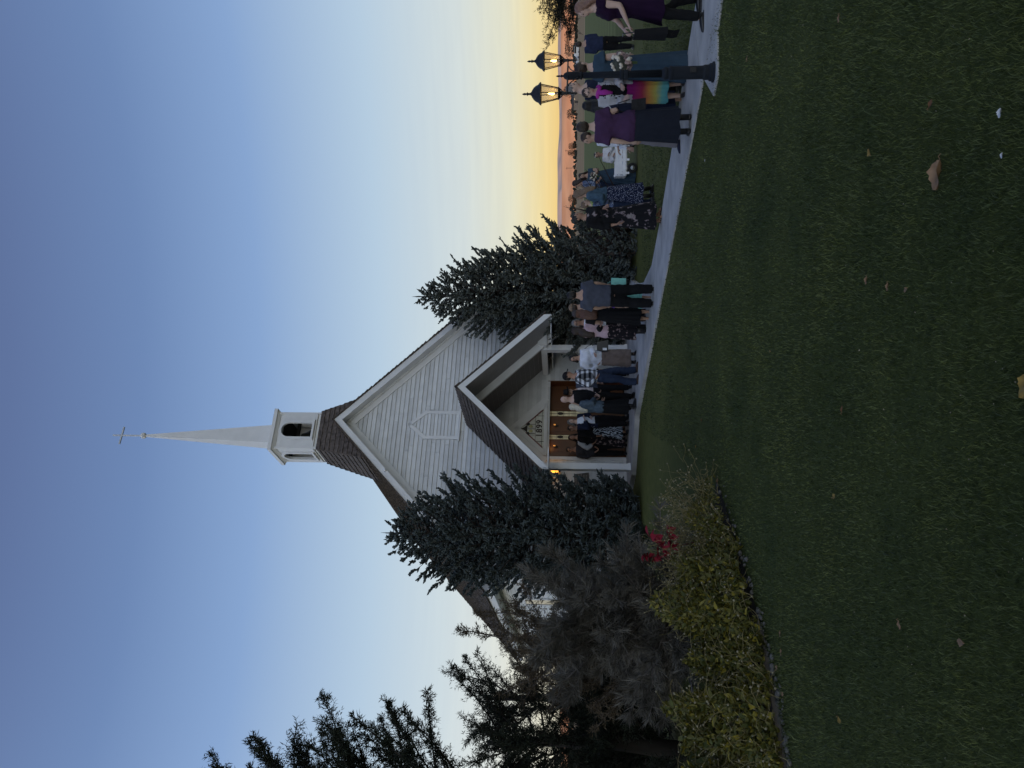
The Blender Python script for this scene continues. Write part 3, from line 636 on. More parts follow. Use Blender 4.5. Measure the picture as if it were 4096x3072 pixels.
# ---- junipers: feathery plumes
def plume_pts(r, p0, d0, L, n=9, curl=.25, lift=.12):
    pts = [np.array(p0)]; d = np.array(d0, float)
    for i in range(n):
        d = d+r.normal(0, curl/n**.5, 3)+np.array([0, 0, lift/n]); d /= np.linalg.norm(d); pts.append(pts[-1]+d*L/n)
    return pts
LFV = np.array([(0, 0, 0), (.72, .0, .38), (-.72, .12, .38), (0, 0, 1.)]); LFF = np.array([(0, 1, 3), (0, 3, 2)])
def juniper(label, base, plumes, seed, m, mtwig, dens=1.0, leaf=(.036, .085), wid=(.0055, .010), spread=.10, trunk=None, group='junipers by the lawn', bare=0.0, name='juniper_tree', leafbend=.6):
    "plumes: list of (start, direction, length, radius)"
    r = np.random.default_rng(seed); t = thing(name, label, 'tree' if name.endswith('tree') else 'shrub', base, 0, group)
    segs, P, D, L, W_ = [], [], [], [], []
    for (p0, d0, Lp, rad) in plumes:
        pts = plume_pts(r, p0, d0, Lp)
        for i in range(len(pts)-1): segs.append((pts[i], pts[i+1], .022*Lp*(1-i/10)*.6+.003, .022*Lp*(1-(i+1)/10)*.6+.003))
        nsub = int(24*Lp*dens)+6
        for k in range(nsub):
            s = r.uniform(.12, 1); i0 = min(int(s*(len(pts)-1)), len(pts)-2); u = s*(len(pts)-1)-i0
            pp = pts[i0]*(1-u)+pts[i0+1]*u; dd = pts[i0+1]-pts[i0]; dd /= np.linalg.norm(dd)
            e = dd*.9+r.normal(0, .62, 3); e /= np.linalg.norm(e); ll = rad*(1.15-s*.75)*r.uniform(.6, 1.3)
            q = pp.copy(); seg_n = 2; isbare = r.random() < bare
            for j in range(seg_n):
                q2 = q+e*ll/seg_n
                if j == 0 or isbare: segs.append((q, q2, .0045*(1-j/3), .0045*(1-(j+1)/3)))
                if not isbare:
                    for _ in range(int(5.4*dens)+1):
                        f_ = r.uniform(0, 1); g = e*leafbend+r.normal(0, .55, 3); g /= np.linalg.norm(g)
                        P.append(q*(1-f_)+q2*f_+r.normal(0, spread*.1, 3)); D.append(g); L.append(r.uniform(*leaf)); W_.append(r.uniform(*wid))
                e = e+r.normal(0, .18, 3)+np.array([0, 0, .05]); e /= np.linalg.norm(e); q = q2
    if trunk: MB().tube(trunk[0], trunk[1], 9).build('trunk', m_dtwig, t, True)
    joined('branches', [branch_mesh(segs, 3)], mtwig, t, 'stuff')
    if P: joined('crown', [put(LFV, LFF, np.array(P), np.array(D), np.array(L), np.array(W_))], m, t)
    return t
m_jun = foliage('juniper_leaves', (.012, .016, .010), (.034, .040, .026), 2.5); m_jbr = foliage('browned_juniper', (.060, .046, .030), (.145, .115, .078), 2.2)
m_twig = mat('grey_twig', (.17, .15, .135), .9); m_dtwig = mat('dark_twig', (.03, .025, .02), .9)
r = np.random.default_rng(21)
def cone_plumes(n, z0, z1, axis, R0, R1, Lr, rad, up=.5, ax=(0, 0), angs=(0, 6.283)):
    out = []
    for i in range(n):
        s = r.random(); z = z0+(z1-z0)*s; a = r.uniform(*angs); h = np.array([math.cos(a), math.sin(a), 0]); rr0 = (R0*(1-s)+R1*s)*r.uniform(.15, .75)
        out.append((np.array([ax[0]*s, ax[1]*s, z])+h*rr0*.4, h*r.uniform(.5, 1)+np.array([0, 0, up*r.uniform(.4, 1.5)]), r.uniform(*Lr), rad*r.uniform(.7, 1.2)))
    return out
# tall dark juniper at the left edge of the picture (crown mostly out of frame)
jb = at_depth(2600, 3330, 9.2)
pl = cone_plumes(52, 2.9, 4.2, 0, 1.7, 1.4, (.9, 1.6), .24, .42)+cone_plumes(46, 4.1, 5.2, 0, 1.2, .8, (.7, 1.2), .22, .6)+cone_plumes(24, 5.0, 6.0, 0, .7, .3, (.5, .9), .2, .9)
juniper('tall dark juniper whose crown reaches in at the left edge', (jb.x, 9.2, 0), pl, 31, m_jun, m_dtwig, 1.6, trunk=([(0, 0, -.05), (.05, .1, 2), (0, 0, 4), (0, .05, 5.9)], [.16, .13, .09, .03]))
# darker lower juniper beyond it
jb = at_depth(2600, 3040, 11.0)
pl = cone_plumes(84, .6, 2.7, 0, 1.7, .9, (.7, 1.35), .30, .5)+cone_plumes(80, .05, 1.5, 0, 2.0, 1.6, (.6, 1.1), .28, .35)
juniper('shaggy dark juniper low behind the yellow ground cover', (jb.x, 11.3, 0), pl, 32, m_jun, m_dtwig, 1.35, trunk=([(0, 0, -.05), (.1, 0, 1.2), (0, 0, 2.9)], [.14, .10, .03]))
jb = at_depth(2600, 2820, 12.6)
pl = cone_plumes(44, .5, 2.75, 0, 1.1, .6, (.7, 1.2), .28, .6)+cone_plumes(60, .05, 1.5, 0, 1.6, 1.3, (.6, 1.0), .28, .35)
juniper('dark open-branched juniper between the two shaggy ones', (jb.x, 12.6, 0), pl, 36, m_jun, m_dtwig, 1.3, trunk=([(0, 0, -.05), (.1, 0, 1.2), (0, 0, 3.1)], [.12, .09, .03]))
# the browned juniper
jb = at_depth(2600, 2620, 10.6)
pl = cone_plumes(52, .6, 2.35, 0, .95, .5, (.6, 1.05), .24, .6)+[(np.array([.12, 0, 2.1]), np.array([.12, 0, 1.]), 1.2, .17), (np.array([.40, 0, 1.9]), np.array([.30, 0, 1.]), 1.1, .15), (np.array([-.3, 0, 1.9]), np.array([-.3, 0, .9]), .8, .2)]
juniper('brown-green juniper with ragged top beside the left spruce', (jb.x, 10.6, 0), pl, 33, m_jbr, m_twig, 1.5, bare=.12, trunk=([(0, 0, -.05), (.05, 0, 1), (0, 0, 2.4)], [.11, .08, .02]))
m_feath = foliage('grey_feathery', (.070, .065, .054), (.175, .163, .138), 3)
jb = at_depth(2600, 2455, 9.9)
pl = cone_plumes(62, .1, 1.35, 0, .9, .6, (.7, 1.35), .20, .95)+cone_plumes(40, .1, .9, 0, 1.1, .9, (.6, 1.1), .20, .25)
juniper('feathery grey-brown mounded shrub in front of the left spruce', (jb.x, 9.9, 0), pl, 34, m_feath, m_twig, 1.5, leaf=(.08, .17), wid=(.004, .007), bare=.1, leafbend=2.2, trunk=([(0, 0, -.05), (.02, 0, .5)], [.05, .03]), name='feathery_shrub', group=None)
# low dark shrubs at the foot of the left spruce
pl = cone_plumes(30, .05, .45, 0, .9, .5, (.4, .75), .2, .45)
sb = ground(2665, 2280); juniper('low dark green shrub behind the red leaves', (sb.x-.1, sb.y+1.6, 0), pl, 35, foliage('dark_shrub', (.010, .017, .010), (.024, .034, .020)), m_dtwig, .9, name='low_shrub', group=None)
for k_, (ux_, uy_, lab_) in enumerate((((2700, 2560), .7, 'low dark undergrowth below the brown juniper'), ((2700, 2780), .6, 'low dark undergrowth between the brown and the shaggy juniper'), ((2710, 3010), .5, 'low dark undergrowth at the left edge behind the ground cover'))):
    sb = ground(*ux_); juniper(lab_, (sb.x, sb.y+uy_, 0), cone_plumes(70, .03, 1.0, 0, 1.5, 1.0, (.4, .85), .24, .45), 70+k_, MATS['dark_shrub'], m_dtwig, 1.0, name='low_shrub', group='dark undergrowth behind the bed')
# tree at the right edge: drooping feathery branches against the sunset
tb = at_depth(2320, -110, 15.0)
pl = []
for i in range(34):
    z = r.uniform(1.55, 2.2); x = r.uniform(-.9, .2); pl.append((np.array([r.uniform(-.2, .5), r.uniform(-.7, .7), z]), np.array([-1, r.uniform(-.5, .5), r.uniform(-.12, .30)]), r.uniform(.7, 1.45)*(1.0 if z < 1.95 else .72), .22))
juniper('dark feathery tree reaching in behind the lamp at the right edge', (tb.x, 15.0, 0), pl, 41, foliage('feathery_leaves', (.020, .019, .013), (.052, .046, .032)), m_dtwig, 1.0, spread=.15, trunk=([(.6, 0, -.05), (.5, 0, 1.2), (.3, 0, 2.5)], [.14, .11, .05]), group=None, leafbend=.9)
# bare twig shrub right of the broad spruce
bb = ground(2545, 875); pl = []
for i in range(90):
    a = r.uniform(0, 6.283); pl.append((np.array([math.cos(a)*.12, math.sin(a)*.12, 0.02]), np.array([math.cos(a)*.75, math.sin(a)*.75, r.uniform(.45, 1.6)]), r.uniform(.9, 2.0), .22))
juniper('bare many-stemmed twig shrub at the right foot of the broad spruce', (bb.x, bb.y+.4, 0), pl, 43, m_jbr, mat('red_twig', (.035, .022, .018), .9), .35, bare=1.0, name='twig_shrub', group=None)
# ---- planting bed: yellowing ground cover with a stone and timber edge
edge_px = [(2868, 1915), (2925, 2090), (2985, 2290), (3040, 2480), (3090, 2690), (3128, 2900), (3160, 3110)]
EDGE = [ground(*q) for q in edge_px]
def edge_pt(s):
    s = min(max(s, 0), 1)*(len(EDGE)-1); i = min(int(s), len(EDGE)-2); return EDGE[i].lerp(EDGE[i+1], s-i)
def edge_n(s):
    d = edge_pt(s+.02)-edge_pt(s-.02); return Vector((d.y, -d.x, 0)).normalized()     # towards the bed (back-left)
if edge_n(.5).y < 0: _en = edge_n; edge_n = lambda s: -_en(s)
m_soil = mat('bed_soil', (.018, .015, .011), .95, bump=.5)
bp_ = [tuple(edge_pt(i/12)[:2]) for i in range(13)]; bk = [tuple((edge_pt(i/12)+edge_n(i/12)*(1.1+.9*i/12))[:2]) for i in range(13)]
poly = bp_+bk[::-1]
so = MB(); so.add([(x, y, .006) for x, y in poly], [tuple(range(len(poly)))]); so_o = tag(so.build('planting_bed', m_soil), kind='structure')
LEAF_V = np.array([(0, 0, 0), (.30, .28, .06), (.34, .5, .05), (.16, .8, .0), (0, 1.0, -.10), (-.16, .8, .0), (-.34, .5, .05), (-.30, .28, .06), (0, .5, -.05)])
LEAF_F = np.array([(0, 1, 8), (1, 2, 8), (2, 3, 8), (3, 4, 8), (4, 5, 8), (5, 6, 8), (6, 7, 8), (7, 0, 8)])
m_gc = [mat('ground_cover_leaf', (.050, .050, .008), .55, col2=(.135, .120, .022), scale=2.2, spec=.25), mat('ground_cover_yellow', (.17, .14, .014), .55, col2=(.25, .20, .028), spec=.25), mat('ground_cover_green', (.042, .050, .010), .55, col2=(.08, .085, .018), spec=.25)]
gc = thing('ground_cover', 'bed of yellow-green leafy ground cover with twining stems beside the lawn', 'plant', (0, 0, 0))
def bed_height(s, w):      # s along, w 0..1 across from the edge
    return (.10+.48*math.sin(min(w*1.6, 1.6)))*(1.0 if s > .08 else .55+s*5.5)*(.9+.30*math.sin(s*17+w*5)+.22*math.sin(s*41+w*13))
r = np.random.default_rng(55); lv_me = []
for k in range(3):
    me = tri_mesh('leaf', LEAF_V, LEAF_F); me.materials.append(m_gc[k]); lv_me.append(me)
def bed_sample(smin=0, wpow=1.0):
    s = r.uniform(smin, 1.0); w = r.random()**wpow; d = 1.0+.9*s
    e = edge_pt(s)+edge_n(s)*(w*d-.11); h = bed_height(s, w); return s, w, e, h
cnt = 0
while cnt < 300:      # the nearest leaves singly
    s, w, e, h = bed_sample(.25, .8)
    if w > .55: continue
    z = h*r.uniform(.75, 1.06)
    o = link('leaf', lv_me[int(r.choice([0, 0, 0, 1, 2]))], None, gc); sc = r.uniform(.07, .125)
    o.location = (e.x, e.y, z); o.scale = (sc*r.uniform(.6, .85), sc, sc); o.rotation_euler = (r.uniform(-.9, .6), r.uniform(-.5, .5), r.uniform(0, 6.283)); cnt += 1
P, D, Y_, SC = [], [], [], []
for i in range(15000):
    s, w, e, h = bed_sample(0, .9); z = h*(1-abs(r.normal(0, .28))); z = max(z, .02)
    P.append((e.x, e.y, z)); SC.append(r.uniform(.028, .085)*(1 if s > .15 else .6))
P = np.array(P); N = len(P); SC = np.array(SC)
d = r.normal(0, 1, (N, 3)); d[:, 2] = np.abs(d[:, 2])*.8+.25
M = frames(d)*SC[:, None, None]; M[:, :, 0] *= .75
v, f = scatter(LEAF_V[:, [0, 2, 1]]*np.array([1, 1, 1]), LEAF_F, P, M)
sel = r.random(N)
for k, (lo_, hi_) in enumerate(((0, .62), (.62, .74), (.74, 1.01))):
    ix = np.where((sel >= lo_) & (sel < hi_))[0]; vv, ff = scatter(LEAF_V[:, [0, 2, 1]], LEAF_F, P[ix], M[ix])
    tag(link('foliage', tri_mesh('foliage', vv, ff), m_gc[k], gc), kind='stuff')
segs = []; seeds = []
for i in range(1300):
    s, w, e, h = bed_sample(); p_ = np.array([e.x, e.y, h*r.uniform(.5, 1.0)]); q_ = r.normal(0, 1, 3); q_[2] = abs(q_[2])*.5; q_ /= np.linalg.norm(q_); L_ = r.uniform(.1, .32)
    for j in range(5):
        q2 = p_+q_*L_/5; segs.append((p_, q2, .0032, .0026)); p_ = q2; q_ = q_+r.normal(0, .35, 3)+np.array([0, 0, -.08]); q_ /= np.linalg.norm(q_)
    if r.random() < .55: seeds.append(p_)
# tangle that leans out to the lawn at the far end of the bed
for i in range(420):
    s = r.uniform(0, .12); e = edge_pt(s)+edge_n(s)*r.uniform(.0, 1.3); p_ = np.array([e.x+r.uniform(-.3, .25), e.y+r.uniform(-.1, .5), r.uniform(.05, .45)]); q_ = np.array([r.uniform(-.6, .9), r.uniform(-.5, .6), r.uniform(.1, 1.)]); q_ /= np.linalg.norm(q_); L_ = r.uniform(.15, .45)
    for j in range(6):
        q2 = p_+q_*L_/6; segs.append((p_, q2, .003, .0024)); p_ = q2; q_ = q_+r.normal(0, .38, 3); q_ /= np.linalg.norm(q_)
    seeds.append(p_)
m_stem = mat('straw_stem', (.20, .165, .07), .8, var=.3)
joined('stems', [branch_mesh(segs, 3)], m_stem, gc, 'stuff')
seeds = np.array(seeds); bd = MB().ball((0, 0, 0), 1.0, 5, 4).mesh(); bv = np.array([q.co[:] for q in bd.vertices]); bf = []
for pg in bd.polygons:
    q = list(pg.vertices); bf += [(q[0], q[i], q[i+1]) for i in range(1, len(q)-1)]
bpy.data.meshes.remove(bd)
joined('seed_heads', [put(bv, np.array(bf), seeds, r.normal(0, 1, (len(seeds), 3)), np.full(len(seeds), .010), r.uniform(.006, .013, len(seeds)))], mat('seed_head', (.24, .21, .13), .8), gc, 'stuff')
# red-leaved sprays
m_redl = mat('red_leaf', (.16, .008, .016), .5, col2=(.24, .014, .028), spec=.25)
rl_me = tri_mesh('leaf', LEAF_V, LEAF_F); rl_me.materials.append(m_redl)
for lab, (bx, by), pts_ in (('upright spray of crimson leaves standing in the ground cover', (2852, 2160), [(2668, 2225), (2650, 2195), (2620, 2165), (2592, 2140)]), ('second stem of crimson leaves leaning to the right above the ground cover', (2856, 2150), [(2690, 2190), (2678, 2150), (2665, 2125)]), ('low cluster of small crimson leaves nearest the dark shrub', (2842, 2225), [(2640, 2232), (2600, 2228), (2570, 2218)])):
    g = ground(bx, by); g.z = 0; t = thing('red_leaf_plant', lab, 'plant', g, 0, 'crimson-leaved stems'); dp = g.y+.02
    ps = [Vector((0, 0, 0))]+[at_depth(x, y, dp)-g for x, y in pts_]
    MB().tube(ps, [.008]+[.006]*(len(ps)-1), 5).build('stem', mat('red_stem', (.08, .015, .012), .7), t)
    nl = 20 if 'low' not in lab else 34
    for k in range(nl):
        s = r.uniform(.25, 1)*(len(ps)-1); i = min(int(s), len(ps)-2); q = ps[i].lerp(ps[i+1], s-i); o = link('leaf', rl_me, None, t)
        sc = r.uniform(.085, .14) if 'low' not in lab else r.uniform(.05, .085); o.location = q; o.scale = (sc, sc*1.05, sc); o.rotation_euler = (r.uniform(-1.2, .4), r.uniform(-.4, .4), r.uniform(-2.2, 2.2)+math.pi)
# stones and timber along the edge
m_stone = mat('border_stone', (.07, .066, .058), .85, col2=(.19, .18, .16), scale=20, bump=.3)
sb_ = thing('stone_border', 'broken line of small pale stones along the edge of the bed', 'border', (0, 0, 0))
st_me = []
for k in range(5):
    mb = MB().ball((0, 0, 0), 1.0, 8, 6); rr2 = np.random.default_rng(k); mb.v = [tuple(np.array(q)*rr2.uniform(.8, 1.15)) for q in mb.v]; me = mb.mesh('stone', True); me.materials.append(m_stone); st_me.append(me)
for k in range(130):
    s = r.random()**.8; e = edge_pt(s)-edge_n(s)*r.normal(.06, .05); o = link('stone', st_me[int(r.integers(5))], None, sb_); q = r.uniform(.008, .026)*(.8+.5*math.sin(s*40)**2); o.scale = (q*r.uniform(.8, 1.3), q, q*.75); o.location = (e.x, e.y, q*.45); o.rotation_euler = (0, 0, r.uniform(0, 6))
tb_ = thing('timber_edging', 'weathered half-buried timber edging between stones and ground cover', 'edging', (0, 0, 0))
for k, (sa, sb2) in enumerate(((.52, .735), (.745, 1.0))):
    a, b2 = edge_pt(sa)+edge_n(sa)*.03, edge_pt(sb2)+edge_n(sb2)*.03; nn = edge_n((sa+sb2)/2)*.05
    MB().hexa([(*(a-nn)[:2], .0), (*(a+nn)[:2], .0), (*(b2-nn)[:2], .0), (*(b2+nn)[:2], .0), (*(a-nn*.8)[:2], .05), (*(a+nn*.8)[:2], .055), (*(b2-nn*.8)[:2], .055), (*(b2+nn*.8)[:2], .06)]).build('timber', m_old, tb_)
# ---- lawn grass: real blades near the camera
def patch_noise(x, y):
    return .5+.20*np.sin(x*1.7+1.3*np.sin(y*1.1))+.16*np.sin(y*2.3+x*.9+2)+.16*np.sin(x*9.1-y*7.3+2*np.sin(x*3+y*4))+.20*np.sin(x*17+y*23+3*np.sin(y*9-x*5))
def blades(n, y0, y1, hgt, wid, seed):
    r = np.random.default_rng(seed); Y = y0*(y1/y0)**r.random(n); X = (r.random(n)-.5)*2*(Y*.54+.25)
    lx = (X-CX)*ct+(Y-CY)*st; ly = -(X-CX)*st+(Y-CY)*ct
    jt = .05*np.sin(ly*9+2*np.sin(ly*23))+.03*np.sin(ly*41); keep = ~((lx > -1.13+jt) & (lx < .38-jt+np.maximum(0, (ly+7.5)/4.2)**1.3*2.7))
    ex = np.array([q.x for q in EDGE]); eyv = np.array([q.y for q in EDGE]); o = np.argsort(eyv)
    keep &= X > np.interp(Y, eyv[o], ex[o])+.04
    pp = np.array([(q[0]*ct-q[1]*st+CX, q[0]*st+q[1]*ct+CY) for q in pad])
    inside = np.ones(len(X), bool)
    hull = pp
    cen = hull.mean(0)
    for i in range(len(hull)):
        a, b3 = hull[i], hull[(i+1) % len(hull)]; s1 = (b3[0]-a[0])*(cen[1]-a[1])-(b3[1]-a[1])*(cen[0]-a[0]); inside &= ((b3[0]-a[0])*(Y-a[1])-(b3[1]-a[1])*(X-a[0]))*s1 > 0
    keep &= ~inside
    X, Y = X[keep], Y[keep]; wid = wid*(Y/4.0)**.95; hgt = hgt*np.clip(1.08-Y*.012, .8, 1.1); N = len(X); pn = patch_noise(X, Y)
    h = hgt*r.uniform(.5, 1.2, N)*(.62+.75*pn)*np.where(r.random(N) < .012, 1.9, 1.0); a = r.uniform(0, 6.283, N); bend = r.uniform(.25, 1.0, N)*h
    w = wid*r.uniform(.7, 1.3, N); ca, sa = np.cos(a), np.sin(a); tw = a+r.uniform(-1, 1, N); cb, sb3 = np.cos(tw), np.sin(tw)
    B = np.stack([X, Y, np.full(N, .0)], 1)
    v0 = B+np.stack([-cb*w, -sb3*w, 0*X], 1); v1 = B+np.stack([cb*w, sb3*w, 0*X], 1)
    mid = B+np.stack([ca*bend*.35, sa*bend*.35, h*.62], 1); v2 = mid+np.stack([cb*w*.8, sb3*w*.8, 0*X], 1); v3 = mid-np.stack([cb*w*.8, sb3*w*.8, 0*X], 1)
    v4 = B+np.stack([ca*bend, sa*bend, h], 1)
    v = np.stack([v0, v1, v2, v3, v4], 1).reshape(-1, 3); f = np.array([(0, 1, 2), (0, 2, 3), (3, 2, 4)])
    return tri_mesh('grass', v, (f[None]+(np.arange(N)*5)[:, None, None]).reshape(-1, 3))
m_grass = mat('grass_blade', (.027, .046, .015), .6, col2=(.090, .108, .034), scale=1.1, spec=.3)
n, l, p = nt(m_grass)
g1 = n.new('ShaderNodeNewGeometry'); nz2 = n.new('ShaderNodeTexNoise'); nz2.inputs['Scale'].default_value = 34; l.new(g1.outputs['Position'], nz2.inputs[0])
rp2 = ramp([(.35, (.40, .45, .45)), (.75, (1.75, 1.65, 1.4))], n); l.new(nz2.outputs[0], rp2.inputs[0])
mm = n.new('ShaderNodeMix'); mm.data_type = 'RGBA'; mm.blend_type = 'MULTIPLY'; mm.inputs[0].default_value = 1
src = p.inputs['Base Color'].links[0].from_socket; l.new(src, mm.inputs[6]); l.new(rp2.outputs[0], mm.inputs[7]); l.new(mm.outputs[2], p.inputs['Base Color'])
tag(link('grass', blades(195000, 2.3, 19.0, .030, .0020, 61), m_grass), 'short dark green lawn grass from the foreground to the path', 'grass', kind='stuff')
# ---- fallen leaves and scraps on the lawn
FL = [((3760, 700), .13, 'tan', 'large curled tan leaf lying alone on the dark lawn', 1), ((4104, 1545), .10, 'yel', 'yellow leaf cut by the bottom edge of the lawn', 0),
      ((3478, 610), .075, 'yel', 'narrow ochre leaf on the lawn above the large curled leaf', 0), ((3357, 75), .06, 'tan', 'small tan leaf on the lawn near the right edge', 0),
      ((4006, 452), .05, 'wht', 'crumpled white scrap on the near lawn', 1), ((4013, 622), .03, 'wht', 'tiny white scrap beside the large curled leaf', 1),
      ((2990, 232), .07, 'tan', 'thin straw-coloured leaf on the grass near the lamp post', 0), ((3122, 2537), .06, 'tan', 'round tan leaf farthest along the stone border', 0),
      ((3126, 2612), .07, 'tan', 'pale tan leaf with a stalk beside the stone border', 0), ((3108, 2672), .07, 'tan', 'ragged brown leaf touching the stones', 0),
      ((3132, 2776), .065, 'tan', 'pinkish tan leaf nearest the left edge on the grass', 0), ((2873, 1926), .09, 'tan', 'dry leaf at the far tip of the stone border', 1),
      ((3370, 1637), .06, 'org', 'faded orange leaf in the middle of the lawn', 0), ((3470, 1122), .06, 'tan', 'bent pale leaf left of the ochre leaf', 1),
      ((3555, 1148), .055, 'tan', 'narrow curved pale leaf in mid lawn', 1), ((3625, 1160), .05, 'tan', 'small grey leaf nearest the curved pale one', 0),
      ((3082, 1404), .05, 'yel', 'tiny yellow leaf in mid lawn', 0), ((2728, 1587), .05, 'org', 'small orange leaf on the grass before the path', 0), ((2808, 1683), .06, 'org', 'curled orange-brown leaf on the grass before the porch', 1),
      ((2785, 1788), .06, 'yel', 'small yellow leaf between porch and ground cover', 1), ((3338, 1985), .06, 'yel', 'round yellowish leaf on the lawn right of the bed', 0), ((2822, 642), .05, 'wht', 'white scrap on the grass beside the path', 1),
      ((3725, 415), .06, 'org', 'dull brown leaf sunk in the grass at the right', 0), ((3845, 2570), .07, 'tan', 'brown leaf on the dark grass low at the left', 0), ((3600, 2500), .06, 'tan', 'small tan leaf on the dark grass at the left', 0), ((3360, 2880), .07, 'yel', 'pale leaf on the grass near the timber edging', 0)]
LM = {'tan': mat('dry_leaf', (.17, .10, .05), .7, col2=(.27, .165, .09), scale=20), 'yel': mat('yellow_leaf', (.20, .12, .02), .6, col2=(.28, .18, .035), scale=20), 'org': mat('orange_leaf', (.14, .06, .02), .7), 'wht': mat('paper_scrap', (.5, .5, .5), .7)}
for (px_, sz, kn, lab, cur) in FL:
    g = ground(*px_, .03); a = random.uniform(0, 6.28)
    if cur: a = R(-12)
    if sz < .1: sz *= .72
    v = []; f = []; nu, nv = 9, 7
    for i in range(nu):
        u = i/(nu-1); wd = math.sin(math.pi*(u*.94+.03))**.7*.36*(1+.12*math.sin(u*23+a))
        for j in range(nv):
            q = (j/(nv-1)-.5)*2; z = (.35 if cur else .12)*q*q*wd*1.6+.06*math.sin(u*7+q*3)+(.25*(u-.5)**2*cur)
            v.append(((u-.5)*sz, q*wd*sz, z*sz+.004))
    for i in range(nu-1):
        for j in range(nv-1): f.append((i*nv+j, (i+1)*nv+j, (i+1)*nv+j+1, i*nv+j+1))
    me = bpy.data.meshes.new('leaf'); me.from_pydata(v, [], f); smooth(me)
    t = thing('fallen_leaf' if kn != 'wht' else 'paper_scrap', lab, 'leaf' if kn != 'wht' else 'litter', (g.x, g.y, .03), a, 'leaves fallen on the lawn' if kn != 'wht' else 'white scraps on the lawn')
    link('blade' if kn != 'wht' else 'sheet', me, LM[kn], t)
    if kn != 'wht': MB().tube([(sz*.48, 0, .006), (sz*.62, sz*.05, .012), (sz*.72, sz*.02, .004)], .0016, 4).build('stalk', LM['tan'], t)

# crumbs of leaf and seed caught in the turf, too small to tell apart
r = np.random.default_rng(88); N = 520; Y = 2.6*(18/2.6)**r.random(N); X = (r.random(N)-.5)*Y*1.0; ey_ = np.array([q.y for q in EDGE]); ex_ = np.array([q.x for q in EDGE]); oo = np.argsort(ey_)
lx = (X-CX)*ct+(Y-CY)*st; k_ = ((lx < -1.3) | (lx > .6)) & (X > np.interp(Y, ey_[oo], ex_[oo])+.1); X, Y = X[k_], Y[k_]; N = len(X)
d = r.normal(0, .35, (N, 3)); d[:, 2] = 1; sz = r.uniform(.004, .013, N)*(.6+Y*.06); M = frames(d)*sz[:, None, None]
v, f = scatter(LEAF_V-np.array([0, .5, 0]), LEAF_F, np.stack([X, Y, r.uniform(.012, .026, N)], 1), M)
tag(link('leaf_litter', tri_mesh('leaf_litter', v, f), mat('leaf_crumb', (.12, .085, .04), .8, col2=(.34, .29, .20), scale=3)), 'scatter of tiny pale leaf crumbs in the turf', 'leaf litter', kind='stuff')
# ================================================================== LAMP POST, WAGON, FAR COUNTRY
m_post = mat('painted_iron', (.010, .013, .019), .65, var=.2, spec=.2, bump=.15, bscale=60)
m_blk = mat('lantern_iron', (.014, .014, .017), .5, spec=.4)
mg = bpy.data.materials.new('lantern_pane'); mg.use_nodes = True; n, l = mg.node_tree.nodes, mg.node_tree.links; n.clear()
o_ = n.new('ShaderNodeOutputMaterial'); tr_ = n.new('ShaderNodeBsdfTransparent'); tr_.inputs[0].default_value = (.93, .87, .80, 1); gl_ = n.new('ShaderNodeBsdfPrincipled'); gl_.inputs['Base Color'].default_value = (.5, .46, .42, 1); gl_.inputs['Roughness'].default_value = .15
mxs = n.new('ShaderNodeMixShader'); nzg = n.new('ShaderNodeTexNoise'); nzg.inputs['Scale'].default_value = 14; rpg = ramp([(.35, (.14,)*3), (.7, (.34,)*3)], n); l.new(nzg.outputs[0], rpg.inputs[0]); l.new(rpg.outputs[0], mxs.inputs[0]); l.new(tr_.outputs[0], mxs.inputs[1]); l.new(gl_.outputs[0], mxs.inputs[2]); l.new(mxs.outputs[0], o_.inputs[0])
LP = Vector((3.70, 9.22, 0))
lp = thing('lamp_post', 'dark iron garden lamp post with two lit lanterns beside the path', 'lamp post', LP)
MB().lathe([(.118, .021), (.118, .038), (.102, .048), (.102, .07), (.086, .082), (.086, .13), (.076, .155), (.074, .50), (.079, .51), (.079, .535), (.064, .55), (.064, .565), (.07, .575), (.07, .60), (.046, .63)], 24).build('base', m_post, lp)
sh = MB()
for k in range(12):
    a = k*math.pi/6; sh.tube([(.036*math.cos(a), .036*math.sin(a), .63), (.028*math.cos(a), .028*math.sin(a), 1.56)], .009, 5)
sh.lathe([(.038, .63), (.030, 1.57)], 16); sh.build('shaft', m_post, lp, True)
MB().lathe([(.04, 1.02), (.056, 1.03), (.056, 1.06), (.05, 1.075), (.056, 1.09), (.056, 1.115), (.04, 1.13)], 20).build('collar', m_post, lp)
MB().lathe([(.030, 1.565), (.046, 1.575), (.046, 1.585), (.038, 1.60), (.046, 1.62), (.048, 1.72), (.046, 1.755), (.03, 1.785), (.012, 1.795), (.012, 1.815), (.02, 1.82), (.008, 1.83), (.012, 1.85), (.009, 1.87), (.002, 1.885)], 16).build('cap', m_post, lp, True)
MB().box(-.03, .03, -.092, -.083, .24, .31).build('inspection_hatch', m_blk, lp)
dx_, dy_ = .645, .764; AR = .58
